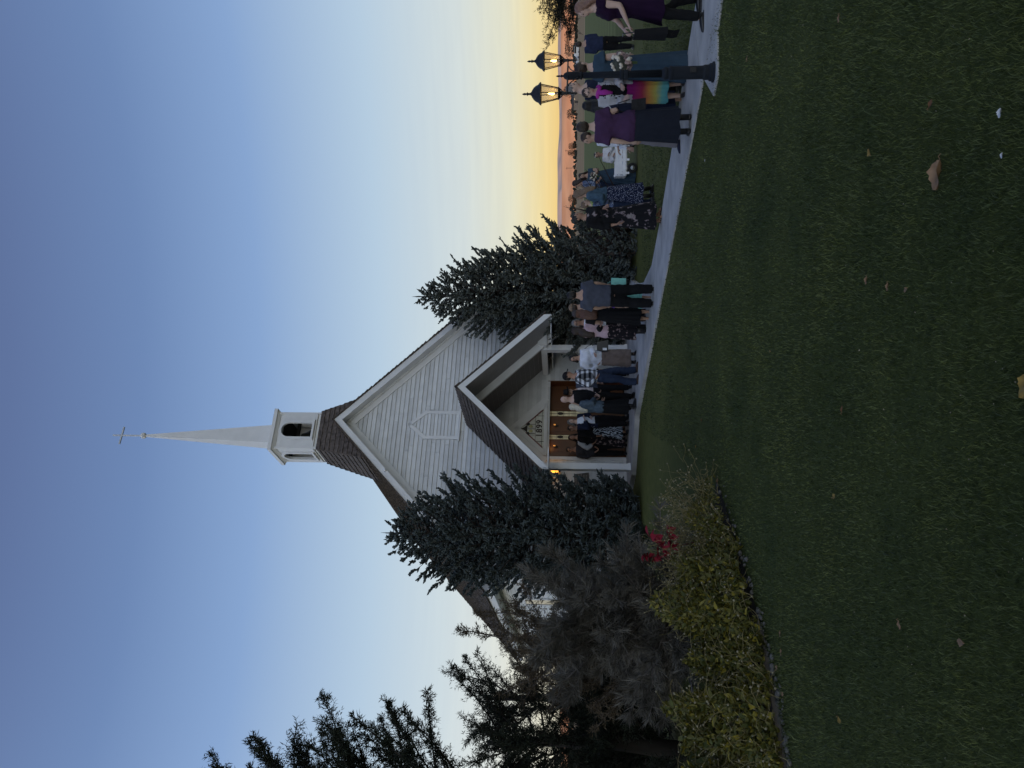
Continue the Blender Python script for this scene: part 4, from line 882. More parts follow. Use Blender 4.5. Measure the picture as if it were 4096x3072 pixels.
for sg in (-1, 1):
    e = Vector((dx_*AR*sg, dy_*AR*sg, 0)); d_ = Vector((dx_*sg, dy_*sg, 0))
    ar = MB().tube([d_*.04+Vector((0, 0, 1.745)), e+Vector((0, 0, 1.745))], .011, 6)
    ar.tube([d_*(.05+.5*AR*t)+Vector((0, 0, 1.60+.13*math.sin(t*1.57))) for t in np.linspace(0, 1, 9)], .007, 5)
    ar.tube([e+d_*-.03*math.cos(a)+Vector((0, 0, 1.70+.03*math.sin(a))) for a in np.linspace(0, 5, 12)], .005, 5)
    ar.build('arm', m_blk, lp, True)
    ln = MB().lathe([(.004, 1.63), (.010, 1.66), (.008, 1.70), (.016, 1.735), (.022, 1.75), (.016, 1.77), (.03, 1.80), (.022, 1.815), (.06, 1.838), (.072, 1.842), (.072, 1.85), (.02, 1.851)], 12, tuple(e)).build('lantern_base', m_blk, lp, True)
    fr = MB()
    for k in range(6):
        a = k*math.pi/3+.3; fr.tube([e+Vector((.066*math.cos(a), .066*math.sin(a), 1.848)), e+Vector((.112*math.cos(a), .112*math.sin(a), 2.045))], .0055, 4)
        fr.tube([e+Vector((.03*math.cos(a), .03*math.sin(a), 1.80)), e+Vector((.07*math.cos(a), .07*math.sin(a), 1.845))], .005, 4)
    fr.build('lantern_frame', m_blk, lp)
    MB().lathe([(.122, 2.040), (.128, 2.046), (.118, 2.06), (.098, 2.075), (.088, 2.10), (.068, 2.125), (.04, 2.145), (.02, 2.155), (.012, 2.17), (.012, 2.19), (.022, 2.20), (.009, 2.21), (.013, 2.228), (.010, 2.245), (.002, 2.26)], 18, tuple(e)).build('lantern_roof', m_blk, lp, True)
    for k in range(6):
        a, b_ = k*math.pi/3+.3, (k+1)*math.pi/3+.3
        MB().add([e+Vector((rr_*math.cos(x), rr_*math.sin(x), z)) for (rr_, z, x) in ((.064, 1.851, a), (.064, 1.851, b_), (.110, 2.039, b_), (.110, 2.039, a))], [(0, 1, 2, 3)]).build('pane', mg, lp)
    bu = MB().lathe([(.012, 1.852), (.012, 1.89)], 8, tuple(e)).build('candle_holder', mat('candle_sleeve', (.6, .55, .45), .5), lp)
    MB().lathe([(.008, 1.891), (.016, 1.905), (.018, 1.92), (.010, 1.945), (.002, 1.965)], 10, tuple(e)).build('bulb', mat('lamp_bulb', (1, .8, .4), .3, emit=((1, .62, .16), 22 if sg < 0 else 22)), lp, True)
    lg = bpy.data.lights.new('bulb_light', 'POINT'); lg.energy = 1.1; lg.color = (1, .62, .26); lg.shadow_soft_size = .02
    lo = bpy.data.objects.new('bulb_light', lg); COL.objects.link(lo); lo.parent = lp; lo.location = e+Vector((0, 0, 1.93))
# flower girl's wagon
wg_p = ground(2548, 620); WG = thing('wagon', 'small white plank wagon with black tyres on the lawn', 'wagon', wg_p, R(-8))
m_wpl = mat('white_plank', (.72, .72, .74), .6, var=.08); m_tyre = mat('tyre', (.012, .012, .012), .8); m_hub = mat('hub_metal', (.45, .45, .43), .35, metal=.6)
for k in range(5): MB().box(-.50, .50, -.24+k*.098, -.148+k*.098, .255, .28).build('plank', m_wpl, WG)
for sy_ in (-1, 1):
    for k in range(3): MB().box(-.50+.01*k, .50-.04*k, sy_*.262-.012, sy_*.262+.012, .285+k*.085, .36+k*.085).build('plank', m_wpl, WG)
    for k in range(4): MB().box(-.48+k*.313, -.43+k*.313, sy_*.280-.006, sy_*.280+.006, .20, .54).build('stake', m_wpl, WG)
for sx_ in (-1, 1):
    for k in range(3): MB().box(sx_*.512-.010, sx_*.512+.010, -.245, .245, .285+k*.085, .36+k*.085).build('plank', m_wpl, WG)
    MB().box(sx_*.34-.03, sx_*.34+.03, -.23, .23, .18, .254).build('axle', m_wpl, WG)
    for sy_ in (-1, 1):
        w = MB(); c_ = (sx_*.34, sy_*.27, .125)
        prof = [(.06, -.045), (.105, -.045), (.122, -.025), (.125, 0), (.122, .025), (.105, .045), (.06, .045)]
        w.rings([[(c_[0]+q*math.cos(2*math.pi*i/20), c_[1]+y, c_[2]+q*math.sin(2*math.pi*i/20)) for i in range(20)] for q, y in prof])
        wo = w.build('wheel', m_tyre, WG, True)
        h_ = MB().rings([[(c_[0]+q*math.cos(2*math.pi*i/12), c_[1]+y*sy_, c_[2]+q*math.sin(2*math.pi*i/12)) for i in range(12)] for q, y in ((.055, .03), (.05, .052), (.02, .058), (.015, .07))]); h_.build('hub', m_hub, wo, True)
MB().tube([(.5, -.1, .2), (.8, -.05, .10), (1.0, -.05, .05)], .014, 6).build('draw_handle', m_iron, WG); WG.scale = (1.1, 1.1, 1.1)
# ---- far country: hedge line, autumn trees, barn, house, vehicles, poles
r = np.random.default_rng(77)
P, D, L, W_ = [], [], [], []
xs = np.linspace(-420, 520, 1300)
m_far = mat('far_trees', (.022, .026, .018), .95, col2=(.045, .046, .030), scale=.05)
bl = MB().ball((0, 0, 0), 1, 6, 4).mesh(); blv = np.array([q.co[:] for q in bl.vertices]); blf = []
for pg in bl.polygons:
    q = list(pg.vertices); blf += [(q[0], q[i], q[i+1]) for i in range(1, len(q)-1)]
blf = np.array(blf); bpy.data.meshes.remove(bl)
N = 1500; X = r.uniform(-420, 520, N); env = 3.2+1.1*np.sin(X/17)+.8*np.sin(X/7.3+1)+.5*np.sin(X/3.1)
Z = r.random(N)**.7*np.maximum(env, 1.2); Rr = r.uniform(.7, 1.6, N)
tag(joined('far_hedge', [put(blv, blf, np.stack([X, 640+r.uniform(-5, 5, N), Z*.9+.2], 1), r.normal(0, 1, (N, 3)), Rr*r.uniform(.7, 1.2, N), Rr)], m_far, None), 'dark line of distant bushes across the fields', 'hedge', kind='stuff')
def far_tree(label, px, Y, hgt, wid, m, seed, cat='tree', bare=.0, grp='distant trees'):
    b_ = at_depth(2306, px, Y); t = thing('distant_tree', label, cat, (b_.x, Y, 0), 0, grp); rr_ = np.random.default_rng(seed)
    MB().tube([(0, 0, -.2), (0, 0, hgt*.45), (.1, 0, hgt*.8)], [hgt*.03, hgt*.02, .04], 6).build('trunk', m_bark, t)
    sg = []
    for i in range(26):
        a = rr_.uniform(0, 6.28); p0 = np.array([0, 0, hgt*rr_.uniform(.25, .7)]); e = p0+np.array([math.cos(a)*wid*.8, math.sin(a)*wid*.8, hgt*rr_.uniform(.1, .35)]); sg.append((p0, e, hgt*.010, hgt*.004))
    joined('branches', [branch_mesh(sg, 3)], m_bark, t, 'stuff')
    n_ = 420; a = rr_.uniform(0, 6.28, n_); u = rr_.random(n_)**.5; z = hgt*(.3+.7*rr_.random(n_)); k = np.sqrt(np.maximum(.05, 1-((z/hgt-.62)/.42)**2))
    pp = np.stack([np.cos(a)*u*wid*k, np.sin(a)*u*wid*k, z], 1); s_ = rr_.uniform(.04, .10, n_)*hgt
    joined('crown', [put(LFV, LFF, pp, rr_.normal(0, 1, (n_, 3)), s_, s_*.55)], m, t)
m_aut = mat('autumn_leaves', (.12, .055, .03), .9, col2=(.21, .10, .05), scale=.3)
for k, (px, h_, w_, lab) in enumerate(((365, 9.5, 4.5, 'rounded russet tree beside the long barn'), (455, 7.0, 4, 'dark tree at the left end of the long barn'), (585, 6.0, 2.6, 'faint russet tree above the far hedge behind the wagon'), (612, 6.6, 2.2, 'thin russet tree beside the distant utility pole'), (795, 6, 3, 'faint russet tree above the hedge left of the pole'), (200, 9, 6, 'dark rounded tree by the parked vehicles'))):
    far_tree(lab, px, 520 if k != 1 else 500, h_, w_, m_aut if k in (0, 2, 3, 4) else m_far, 90+k)
# long barn
bb_ = at_depth(2306, 398, 480); bn = thing('barn', 'long low tan barn beyond the field with two wall lights', 'barn', (bb_.x, 480, 0), R(3))
m_tan = mat('barn_wall', (.24, .19, .15), .8); m_roofd = mat('barn_roof', (.06, .05, .045), .8)
MB().box(-5.2, 5.2, -4, 4, 0, 2.7).build('wall', m_tan, bn); MB().prism([(-4.3, 2.701), (4.3, 2.701), (0, 3.9)], -5.5, 5.5, 'x').build('roof', m_roofd, bn)
for x_ in (-1.5, 1.6): MB().ball((x_, -4.1, 2.1), .16).build('wall_light', mat('barn_light', (1, .8, .5), .5, emit=((1, .75, .4), 2.0)), bn)
for x_ in (-3.2, 3.4): MB().box(x_-.7, x_+.7, -4.03, -4.001, .0, 2.2).build('door', m_roofd, bn)
# white house with red roof
hb_ = at_depth(2308, 292, 330); hs_ = thing('house', 'small white house with red roof beyond the field', 'house', (hb_.x, 330, 0), R(20))
MB().box(-1.3, 1.3, -1.5, 1.5, 0, 1.5).build('wall', m_white, hs_); MB().prism([(-1.6, 1.501), (1.6, 1.501), (0, 2.6)], -1.8, 1.8, 'y').build('roof', mat('red_roof', (.25, .08, .05), .8), hs_)
MB().box(-.25, .25, -1.53, -1.501, .6, 1.1).build('window', m_dark, hs_); MB().box(.5, .9, -1.53, -1.501, 0, 1.0).build('door', m_roofd, hs_)
# A-frame
ab_ = at_depth(2307, 243, 350); af = thing('cabin', 'tiny A-frame cabin with pale gable beyond the field', 'cabin', (ab_.x, 350, 0), R(-10))
MB().prism([(-1.8, 0), (1.8, 0), (0, 2.6)], -2, 2, 'y').build('roof', m_roofd, af); MB().prism([(-1.2, 0), (1.2, 0), (0, 1.8)], -2.05, -2.001, 'y').build('wall', mat('pale_gable', (.4, .38, .33), .8), af); MB().box(-.3, .3, -2.08, -2.051, 0, 1.0).build('door', m_roofd, af)
# parked vehicles
def vehicle(label, px, Y, c, L_, H_, rz):
    b_ = at_depth(2308, px, Y); t = thing('parked_vehicle', label, 'vehicle', (b_.x, Y, 0), rz, 'vehicles parked beyond the field')
    a_ = L_/2; MB().prism([(-a_, .35), (a_, .35), (a_, H_*.55), (a_*.55, H_*.62), (a_*.3, H_), (-a_*.9, H_), (-a_, H_*.6)], -.85, .85).build('body', mat('vehicle_'+label[:10], c, .35, spec=.5), t)
    MB().prism([(a_*.5, H_*.64), (a_*.28, H_*.95), (-a_*.8, H_*.95), (-a_*.85, H_*.64)], -.86, .86).build('windows', m_dark, t)
    for x_ in (-a_*.62, a_*.62):
        for y_ in (-.8, .8):
            MB().rings([[(x_+q*math.cos(i*.628), y_+yy, .33+q*math.sin(i*.628)) for i in range(10)] for q, yy in ((.33, -.1), (.33, .1))]).build('wheel', m_tyre, t)
for k, (lab, px, Y, c, L_, H_) in enumerate((('white van parked at the right beyond the field', 198, 320, (.6, .6, .6), 5, 2.3), ('pale grey truck parked between the van and the cabin', 216, 325, (.45, .45, .46), 5, 1.9), ('white car parked under the right lantern', 233, 330, (.6, .6, .6), 4.3, 1.5), ('dark car parked left of the white car', 252, 332, (.06, .06, .07), 4.3, 1.5), ('white pickup parked beside the small house', 268, 335, (.55, .55, .55), 5, 1.8))):
    vehicle(lab, px, Y, c, L_, H_, R([4, 176, 10, 80, 3][k]))
# utility poles
for lab, px, Y, top in (('distant utility pole left of the wagon', 672, 560, 2266), ('distant utility pole above the flower girl', 602, 560, 2262), ('utility pole near the left end of the barn', 458, 470, 2270)):
    b_ = at_depth(2306, px, Y); hh = (2303-top)/FPX*Y+1.65; t = thing('utility_pole', lab, 'pole', (b_.x, Y, 0), 0, 'utility poles across the fields')
    MB().tube([(0, 0, -.1), (0, 0, hh)], [.14, .10], 6).build('pole', m_dtwig, t); MB().box(-1.1, 1.1, -.06, .06, hh-.9, hh-.75).build('crossarm', m_dtwig, t)
# ================================================================== PEOPLE
REM = []      # (object, voxel, wrinkle, extra geometry)
def E3(c, r, n=14, m=9): return MB().ball(c, r, n, m)
def lerp(a, b, t): return tuple(x+(y-x)*t for x, y in zip(a, b))
TORSO = {'f': [(.78, .10, .085, 0), (.86, .163, .115, -.012), (.93, .170, .12, -.015), (1.04, .128, .094, 0), (1.14, .134, .10, .006), (1.25, .148, .122, .018), (1.34, .158, .098, .004), (1.395, .138, .08, -.004), (1.435, .075, .062, -.006), (1.50, .050, .054, .004), (1.53, .048, .052, .006)],
         'm': [(.78, .11, .09, 0), (.87, .156, .113, -.008), (.98, .150, .108, 0), (1.08, .146, .106, .004), (1.2, .163, .115, .008), (1.32, .180, .113, 0), (1.395, .163, .09, -.006), (1.44, .085, .068, -.008), (1.505, .057, .06, .004), (1.53, .055, .058, .006)]}
def ring(z, rx, ry, cy, n=24, cx=0): return [(cx+rx*math.cos(2*math.pi*i/n), cy+ry*math.sin(2*math.pi*i/n), z) for i in range(n)]
SKIN = mat('skin', (.40, .25, .18), .55, var=.06, spec=.3); SKIN2 = mat('tan_skin', (.33, .19, .13), .55, var=.06, spec=.3); SKIN3 = mat('pale_skin', (.50, .34, .27), .55, var=.06, spec=.3)
m_eye = mat('eye', (.02, .016, .013), .3); m_lip = mat('lips', (.26, .09, .08), .5)
def fabric(name, c, c2=None, **k): return mat('fabric_'+name, c, .85, col2=c2, scale=k.pop('scale', 9), spec=.15, bump=k.pop('bump', .35), bscale=k.pop('bscale', 22), sheen=.0, dist=.02, **k)
def pattern(name, kind, a, b, sc):
    m = fabric(name, a); n, l, p = nt(m); tcn = n.new('ShaderNodeTexCoord')
    if kind == 'dots':
        v = n.new('ShaderNodeTexVoronoi'); v.inputs['Scale'].default_value = sc; l.new(tcn.outputs['Object'], v.inputs[0]); rp = ramp([(.26, b), (.32, a)], n); l.new(v.outputs['Distance'], rp.inputs[0])
    elif kind == 'floral':
        v = n.new('ShaderNodeTexNoise'); v.inputs['Scale'].default_value = sc; v.inputs['Detail'].default_value = 3; l.new(tcn.outputs['Object'], v.inputs[0]); rp = ramp([(.56, a), (.62, b), (.72, lerp(b, (.3, .3, .25), .5)), (.8, a)], n); l.new(v.outputs[0], rp.inputs[0])
    elif kind == 'palm':
        v = n.new('ShaderNodeTexWave'); v.inputs['Scale'].default_value = sc; v.inputs['Distortion'].default_value = 14; v.inputs['Detail'].default_value = 1.5; v.inputs['Detail Scale'].default_value = 1.2; l.new(tcn.outputs['Object'], v.inputs[0]); rp = ramp([(.5, a), (.58, b)], n); l.new(v.outputs[0], rp.inputs[0])
    elif kind == 'plaid':
        s = n.new('ShaderNodeSeparateXYZ'); l.new(tcn.outputs['Object'], s.inputs[0]); st = []
        xy = n.new('ShaderNodeMath'); xy.operation = 'ADD'; l.new(s.outputs['X'], xy.inputs[0]); l.new(s.outputs['Y'], xy.inputs[1])
        for src in (xy.outputs[0], s.outputs['Z']):
            q = n.new('ShaderNodeMath'); q.operation = 'MULTIPLY'; q.inputs[1].default_value = sc; l.new(src, q.inputs[0]); w = n.new('ShaderNodeMath'); w.operation = 'SINE'; l.new(q.outputs[0], w.inputs[0])
            g = n.new('ShaderNodeMapRange'); g.inputs[1].default_value = -.25; g.inputs[2].default_value = .25; l.new(w.outputs[0], g.inputs[0]); st.append(g.outputs[0])
        ad = n.new('ShaderNodeMath'); ad.operation = 'ADD'; l.new(st[0], ad.inputs[0]); l.new(st[1], ad.inputs[1]); dv = n.new('ShaderNodeMath'); dv.operation = 'MULTIPLY'; dv.inputs[1].default_value = .5; l.new(ad.outputs[0], dv.inputs[0])
        rp = ramp([(.05, b), (.5, lerp(a, b, .22)), (.95, a)], n); l.new(dv.outputs[0], rp.inputs[0])
    elif kind == 'grad':
        s = n.new('ShaderNodeSeparateXYZ'); l.new(tcn.outputs['Object'], s.inputs[0]); nz = n.new('ShaderNodeTexNoise'); nz.inputs['Scale'].default_value = 5; l.new(tcn.outputs['Object'], nz.inputs[0])
        q = n.new('ShaderNodeMath'); q.operation = 'MULTIPLY_ADD'; q.inputs[1].default_value = .14; l.new(nz.outputs[0], q.inputs[0]); l.new(s.outputs['Z'], q.inputs[2])
        g = n.new('ShaderNodeMapRange'); g.inputs[1].default_value = .30; g.inputs[2].default_value = 1.05; l.new(q.outputs[0], g.inputs[0]); rp = ramp(sc, n); l.new(g.outputs[0], rp.inputs[0])
    l.new(rp.outputs[0], p.inputs['Base Color']); return m
def finger_geo(wr, d, pn, sgn, curl=.5, sc=1.0):
    "hand from the wrist: palm, four fingers, thumb; d = along the hand, pn = palm side"
    d = Vector(d).normalized(); pn = Vector(pn); pn = (pn-d*pn.dot(d)).normalized(); a = d.cross(pn)*sgn; wr = Vector(wr); mb = MB()
    rs = []
    for t, w_, th_ in ((-.02, .024, .02), (.02, .034, .015), (.05, .040, .013), (.085, .041, .011)):
        c = wr+d*t*sc; rs.append([c+a*w_*sc*math.cos(k*.785)+pn*th_*sc*math.sin(k*.785) for k in range(8)])
    mb.rings(rs)
    for i, (off, L_) in enumerate(((.030, .072), (.011, .080), (-.009, .075), (-.028, .058))):
        p0 = wr+d*.080*sc+a*off*sc; pts = [p0]; q = d
        for s_ in (.45, .32, .23):
            ang = curl*(.5+.25*i*.3); q = (q*math.cos(ang)+pn*math.sin(ang)).normalized() if True else q
            pts.append(pts[-1]+q*L_*s_*sc)
        mb.tube(pts, [.0092*sc, .0088*sc, .0078*sc, .0058*sc], 6)
    p0 = wr+d*.025*sc+a*.032*sc; q1 = (d*.7+a*.75+pn*.3).normalized(); q2 = (d+a*.25+pn*.4*(1+curl)).normalized()
    mb.tube([p0, p0+q1*.032*sc, p0+q1*.032*sc+q2*.028*sc, p0+q1*.032*sc+q2*.05*sc], [.0125*sc, .011*sc, .0095*sc, .0065*sc], 6)
    return mb
ARM = {'down': ((.222, -.03, 1.10), (.232, .03, .87)), 'front': ((.215, -.01, 1.11), (.06, .20, 1.07)), 'hip': ((.30, -.07, 1.14), (.18, .02, .98)), 'chest': ((.21, .03, 1.12), (.05, .20, 1.22)), 'low': ((.215, .0, 1.11), (.07, .16, .88)), 'back': ((.24, -.11, 1.13), (.15, -.12, .93)), 'phone': ((.20, .08, 1.12), (.08, .27, 1.25)), 'reach': ((.22, .12, 1.16), (.20, .36, 1.12))}
def person(label, px, h, yaw, sex='f', w=1.0, z=0.0, Y=None, skin=None, hy=0, ht=0, arms=('down', 'down'), top=None, jacket=None, bottom=None, shoes=None, hair=None, hat=None, glasses=None, legs=None, lean=0, seated=False, child=False, curl=.5, scarf=None, sandals=False, tights=None):
    "px = picture position under the feet (or centre column with Y given)"
    skin = skin or SKIN
    g = at_depth(px[0], px[1], Y) if Y else ground(px[0], px[1], z); g.z = z
    t = thing('person', label, 'person', g, math.pi+R(yaw)); s = h/1.70; t.scale = (s, s, s)
    prs = np.random.default_rng(int(px[1])); t.rotation_euler[1] = R(prs.uniform(-1.8, 1.8)); hy += prs.uniform(-8, 8); ht += prs.uniform(-6, 3)
    if legs is None and not seated: legs = {'L': (prs.uniform(-.01, .03), prs.uniform(-.07, .08), 0), 'R': (prs.uniform(-.01, .03), prs.uniform(-.07, .08), 0)}
    if lean: t.rotation_euler = (R(lean), 0, math.pi+R(yaw))
    T = [(zz, rx*(w if zz < 1.42 else 1), ry*(w*1.04 if zz < 1.36 else 1), cy) for zz, rx, ry, cy in TORSO[sex]]
    rot = Matrix.Translation((0, 0, 1.5)) @ Matrix.Rotation(R(hy), 4, 'Z') @ Matrix.Rotation(R(ht), 4, 'X') @ Matrix.Translation((0, 0, -1.5))
    hs_ = 1.22 if child else 1.0
    H3 = lambda q: tuple(rot @ Vector((q[0]*hs_, q[1]*hs_, 1.5+(q[2]-1.5)*hs_)))
    sh = .162 if sex == 'f' else .185
    body = MB(); body.rings([ring(*q) for q in T])
    lg = legs or {}
    LEG = {}
    for sg, nm in ((-1, 'L'), (1, 'R')):
        if seated: pts = [(sg*.085, -.02, .86), (sg*.09, .10, .80), (sg*.09, .20, .74), (sg*.09, .22, .66), (sg*.09, .22, .58)]
        else:
            off = lg.get(nm, (0, 0, 0)); a_, k_ = (sg*(.085+off[0]), off[1], .085+off[2]), None
            pts = [(sg*.085, 0, .86), (sg*.09+sg*off[0]*.35, off[1]*.30+.012, .66), (sg*.09+sg*off[0]*.62, off[1]*.55+.03*(1+2*(off[2] > 0)), .47+off[2]*.4), (a_[0]*.98, a_[1]*.80-.010, .33+off[2]*.7), (a_[0], a_[1]-.01, a_[2])]
        LEG[nm] = pts; ww = .5+.5*w
        body.tube(pts, [.088*w, .076*w, .054*ww, .054*ww, .035], 12)
        if not seated:
            x_, y_, z_ = pts[-1]; dz = z_-.085; tw = .12*sg*.12
            body.tube([(x_, y_-.045, dz+.045), (x_, y_+.03, dz+.045), (x_+tw, y_+.11, dz+.035), (x_+tw*1.5, y_+.165, dz+.026)], [.032, .036, .033, .018], 10, flat=.8)
    hands = []; ARMP = {}
    for sg, nm, sp in ((-1, 'L', arms[0]), (1, 'R', arms[1])):
        e_, h_ = ARM[sp] if isinstance(sp, str) else sp
        e_, h_ = (e_[0]*sg, e_[1], e_[2]), (h_[0]*sg, h_[1], h_[2])
        s_ = (sg*sh, -.005, 1.375); ARMP[nm] = (s_, e_, h_); wa = .6+.4*w
        body.tube([(sg*.10, 0, 1.37), s_, lerp(s_, e_, .5), e_, lerp(e_, h_, .35), h_], [.045, .052*wa, .045*wa, .038*wa, .037*wa, .024], 10)
        d = Vector(h_)-Vector(e_); pn = Vector((-sg*.8, .5, .1)) if abs(d.normalized().z) > .6 else Vector((0, -.2, -1))
        hands.append(finger_geo(h_, d, pn, sg, curl))
    # head
    for c, r_ in (((0, -.004, 1.612), (.073, .092, .090)), ((0, .026, 1.556), (.055, .064, .074)), ((0, .04, 1.51), (.034, .036, .030)), ((0, .066, 1.60), (.050, .030, .03)), ((.075, -.004, 1.578), (.011, .02, .032)), ((-.075, -.004, 1.578), (.011, .02, .032))):
        q = MB().ball((0, 0, 0), r_, 14, 9); body.add([H3((c[0]+a, c[1]+b, c[2]+cc)) for a, b, cc in q.v], q.f)
    body.tube([H3((0, .086, 1.602)), H3((0, .100, 1.578)), H3((0, .104, 1.562)), H3((0, .085, 1.554))], [.009, .012, .015, .010], 8)
    bo = body.build('body', skin, t); REM.append((bo, .021 if Y or g.y > 14 else .0175, 0, hands))
    for sg in (-1, 1):
        q = MB().ball((0, 0, 0), (.013, .008, .0075), 8, 5); MB().add([H3((sg*.030+a, .084+b, 1.596+cc)) for a, b, cc in q.v], q.f).build('eye', m_eye, t, True)
        q = MB().ball((0, 0, 0), (.017, .006, .0035), 8, 4); MB().add([H3((sg*.030+a, .089+b, 1.616+cc)) for a, b, cc in q.v], q.f).build('eyebrow', m_eye if not (hair and hair[0] == 'bald') else m_eye, t, True)
    q = MB().ball((0, 0, 0), (.023, .008, .007), 8, 5); MB().add([H3((a, .086+b, 1.528+cc)) for a, b, cc in q.v], q.f).build('mouth', m_lip, t, True)
    if glasses:
        gm = MB()
        for sg in (-1, 1):
            gm.tube([H3((sg*.031+.022*math.cos(a), .100, 1.595+.017*math.sin(a))) for a in np.linspace(0, 6.283, 13)], .0028, 4); gm.tube([H3((sg*.052, .098, 1.60)), H3((sg*.075, .0, 1.60))], .0025, 4)
        gm.tube([H3((-.009, .101, 1.60)), H3((.009, .101, 1.60))], .0025, 4)
        gm.build('glasses', m_blk, t)
        if glasses == 'dark': MB().add(*(lambda q: ([H3((sg_*.031+a, .099+b, 1.595+cc)) for sg_ in (1,) for a, b, cc in q.v], q.f))(MB().ball((0, 0, 0), (.021, .003, .016), 8, 5))).build('lens', m_blk, t)
    # hair
    if hair and hair[0] != 'bald':
        st_, hm = hair[0], hair[1]; hb_ = MB()
        def hadd(c, r_): q = MB().ball((0, 0, 0), r_, 14, 9); hb_.add([H3((c[0]+a, c[1]+b, c[2]+cc)) for a, b, cc in q.v], q.f)
        hadd((0, -.014, 1.622), (.081, .094, .090)); hadd((0, -.03, 1.585), (.080, .078, .075))
        if st_ in ('long', 'bob', 'wavy'):
            zl = hair[2] if len(hair) > 2 else (1.25 if st_ != 'bob' else 1.46)
            for sx_, fw_ in ((-.062, .005), (.062, .005), (0, -.06), (-.04, -.045), (.04, -.045)):
                L_ = 1.60-zl; pts = [H3((sx_, fw_, 1.62)), H3((sx_*1.15, fw_-.012, 1.54))]
                pts += [(pts[1][0]*1.12+(.01 if st_ == 'wavy' else .0)*math.sin(k*2+sx_*40), pts[1][1]*1.0-.05-.012*k, 1.54-(1.54-zl)*(k+1)/4) for k in range(4)]
                hb_.tube(pts, [.03, .036, .04, .040, .036, .016], 9, flat=.8)
        if st_ == 'bun': hadd((0, -.105, 1.64), (.045, .042, .045))
        if st_ == 'tail':
            hadd((0, -.10, 1.60), (.035, .035, .035)); hb_.tube([H3((0, -.10, 1.60)), H3((0, -.13, 1.50)), H3((0.01, -.12, 1.38)), H3((.0, -.10, 1.30))], [.03, .036, .03, .01], 9)
        ho = hb_.build('hair', hm, t); REM.append((ho, .017, .004, None))
    if hat:
        hk, hm = hat
        if hk == 'cap':
            ct_ = MB(); q = MB().ball((0, 0, 0), (.086, .102, .085), 16, 9); ct_.add([H3((a, -.006+b, 1.635+max(cc, -.01))) for a, b, cc in q.v], q.f); ct_.build('hat', hm, t, True)
            br = MB(); rs = []
            for y_, wx, zz in ((.06, .070, 1.628), (.10, .074, 1.628), (.14, .064, 1.620), (.165, .035, 1.612)): rs.append([H3((wx*math.cos(a), y_, zz+.012*math.sin(a)*(.5)-.01*abs(math.cos(a)))) for a in np.linspace(0, 6.283, 12, endpoint=False)])
            br.rings(rs).build('brim', hm, t, True)
        elif hk == 'cowboy':
            ct_ = MB(); ct_.rings([[H3((rx*math.cos(a), -.004+ry*math.sin(a), zz-(.02*math.exp(-(math.cos(a)*3)**2) if zz > 1.74 else 0))) for a in np.linspace(0, 6.283, 18, endpoint=False)] for rx, ry, zz in ((.086, .104, 1.635), (.084, .10, 1.68), (.076, .094, 1.73), (.06, .078, 1.765), (.03, .05, 1.768))]); ct_.build('hat', hm, t, True)
            br = MB(); br.rings([[H3((rx*math.cos(a), ry*math.sin(a), 1.638+k2*.10*(math.cos(a)**2)-.012*k2)) for a in np.linspace(0, 6.283, 24, endpoint=False)] for rx, ry, k2 in ((.084, .10, 0), (.12, .15, .25), (.155, .19, .6), (.155, .19, .55), (.12, .15, .2), (.082, .098, -.05))], cap=False); br.build('brim', hm, t, True)
    # clothing
    def shell(name, m, hem, t_, sleeve, topz=1.437, open_=0, flare=0, puff=0, vox=.020):
        lev = [q for q in T if hem < q[0] <= topz+.001]; zs = [q[0] for q in T]
        at = lambda zz: tuple(np.interp(zz, zs, [q[i] for q in T]) for i in (1, 2, 3))
        levels = [hem]+[q[0] for q in lev]; rs = []
        for zz in levels:
            rx, ry, cy = at(max(zz, .86)); k = flare*max(0, (1.05-zz)) if zz < 1.05 else 0
            tt = t_ if zz < 1.40 else t_*.7
            wst = .018 if .98 < zz < 1.12 else 0
            rs.append((zz, rx+tt+k+wst, ry+tt+k+wst, cy))
        mb = MB()
        if open_:
            n_ = 30; a0 = R(90+open_); arcs = [[(rx*math.cos(a0+(2*math.pi-2*R(open_))*i/(n_-1)), cy+ry*math.sin(a0+(2*math.pi-2*R(open_))*i/(n_-1)), zz) for i in range(n_)] for zz, rx, ry, cy in rs]
            arcs2 = [[(p_[0]*.93, (p_[1]-rs[j][3])*.93+rs[j][3], p_[2]) for p_ in arcs[j]] for j in range(len(arcs))]
            loops = [a+b[::-1] for a, b in zip(arcs, arcs2)]; mb.rings(loops)
        else: mb.rings([ring(*q) for q in rs])
        for sg, nm in ((-1, 'L'), (1, 'R')):
            if sleeve <= 0: continue
            s_, e_, h_ = ARMP[nm]; wa = .6+.4*w; pts, rd = [(sg*.09, 0, 1.365), s_], [.052+t_, .057*wa+t_]
            if sleeve <= .5: pts += [lerp(s_, e_, sleeve), lerp(s_, e_, sleeve*1.6)]; rd += [.052*wa+t_+puff, .054*wa+t_*1.6+puff]
            else:
                f_ = (sleeve-.5)*2; pts += [lerp(s_, e_, .5), e_, lerp(e_, h_, .5*f_), lerp(e_, h_, .93*f_)]; rd += [.049*wa+t_+puff, .043*wa+t_+puff, .041*wa+t_+puff, .031+t_]
            mb.tube(pts, rd, 12)
        o = mb.build(name, m, t); REM.append((o, vox if not open_ else .015, .006, None)); return o
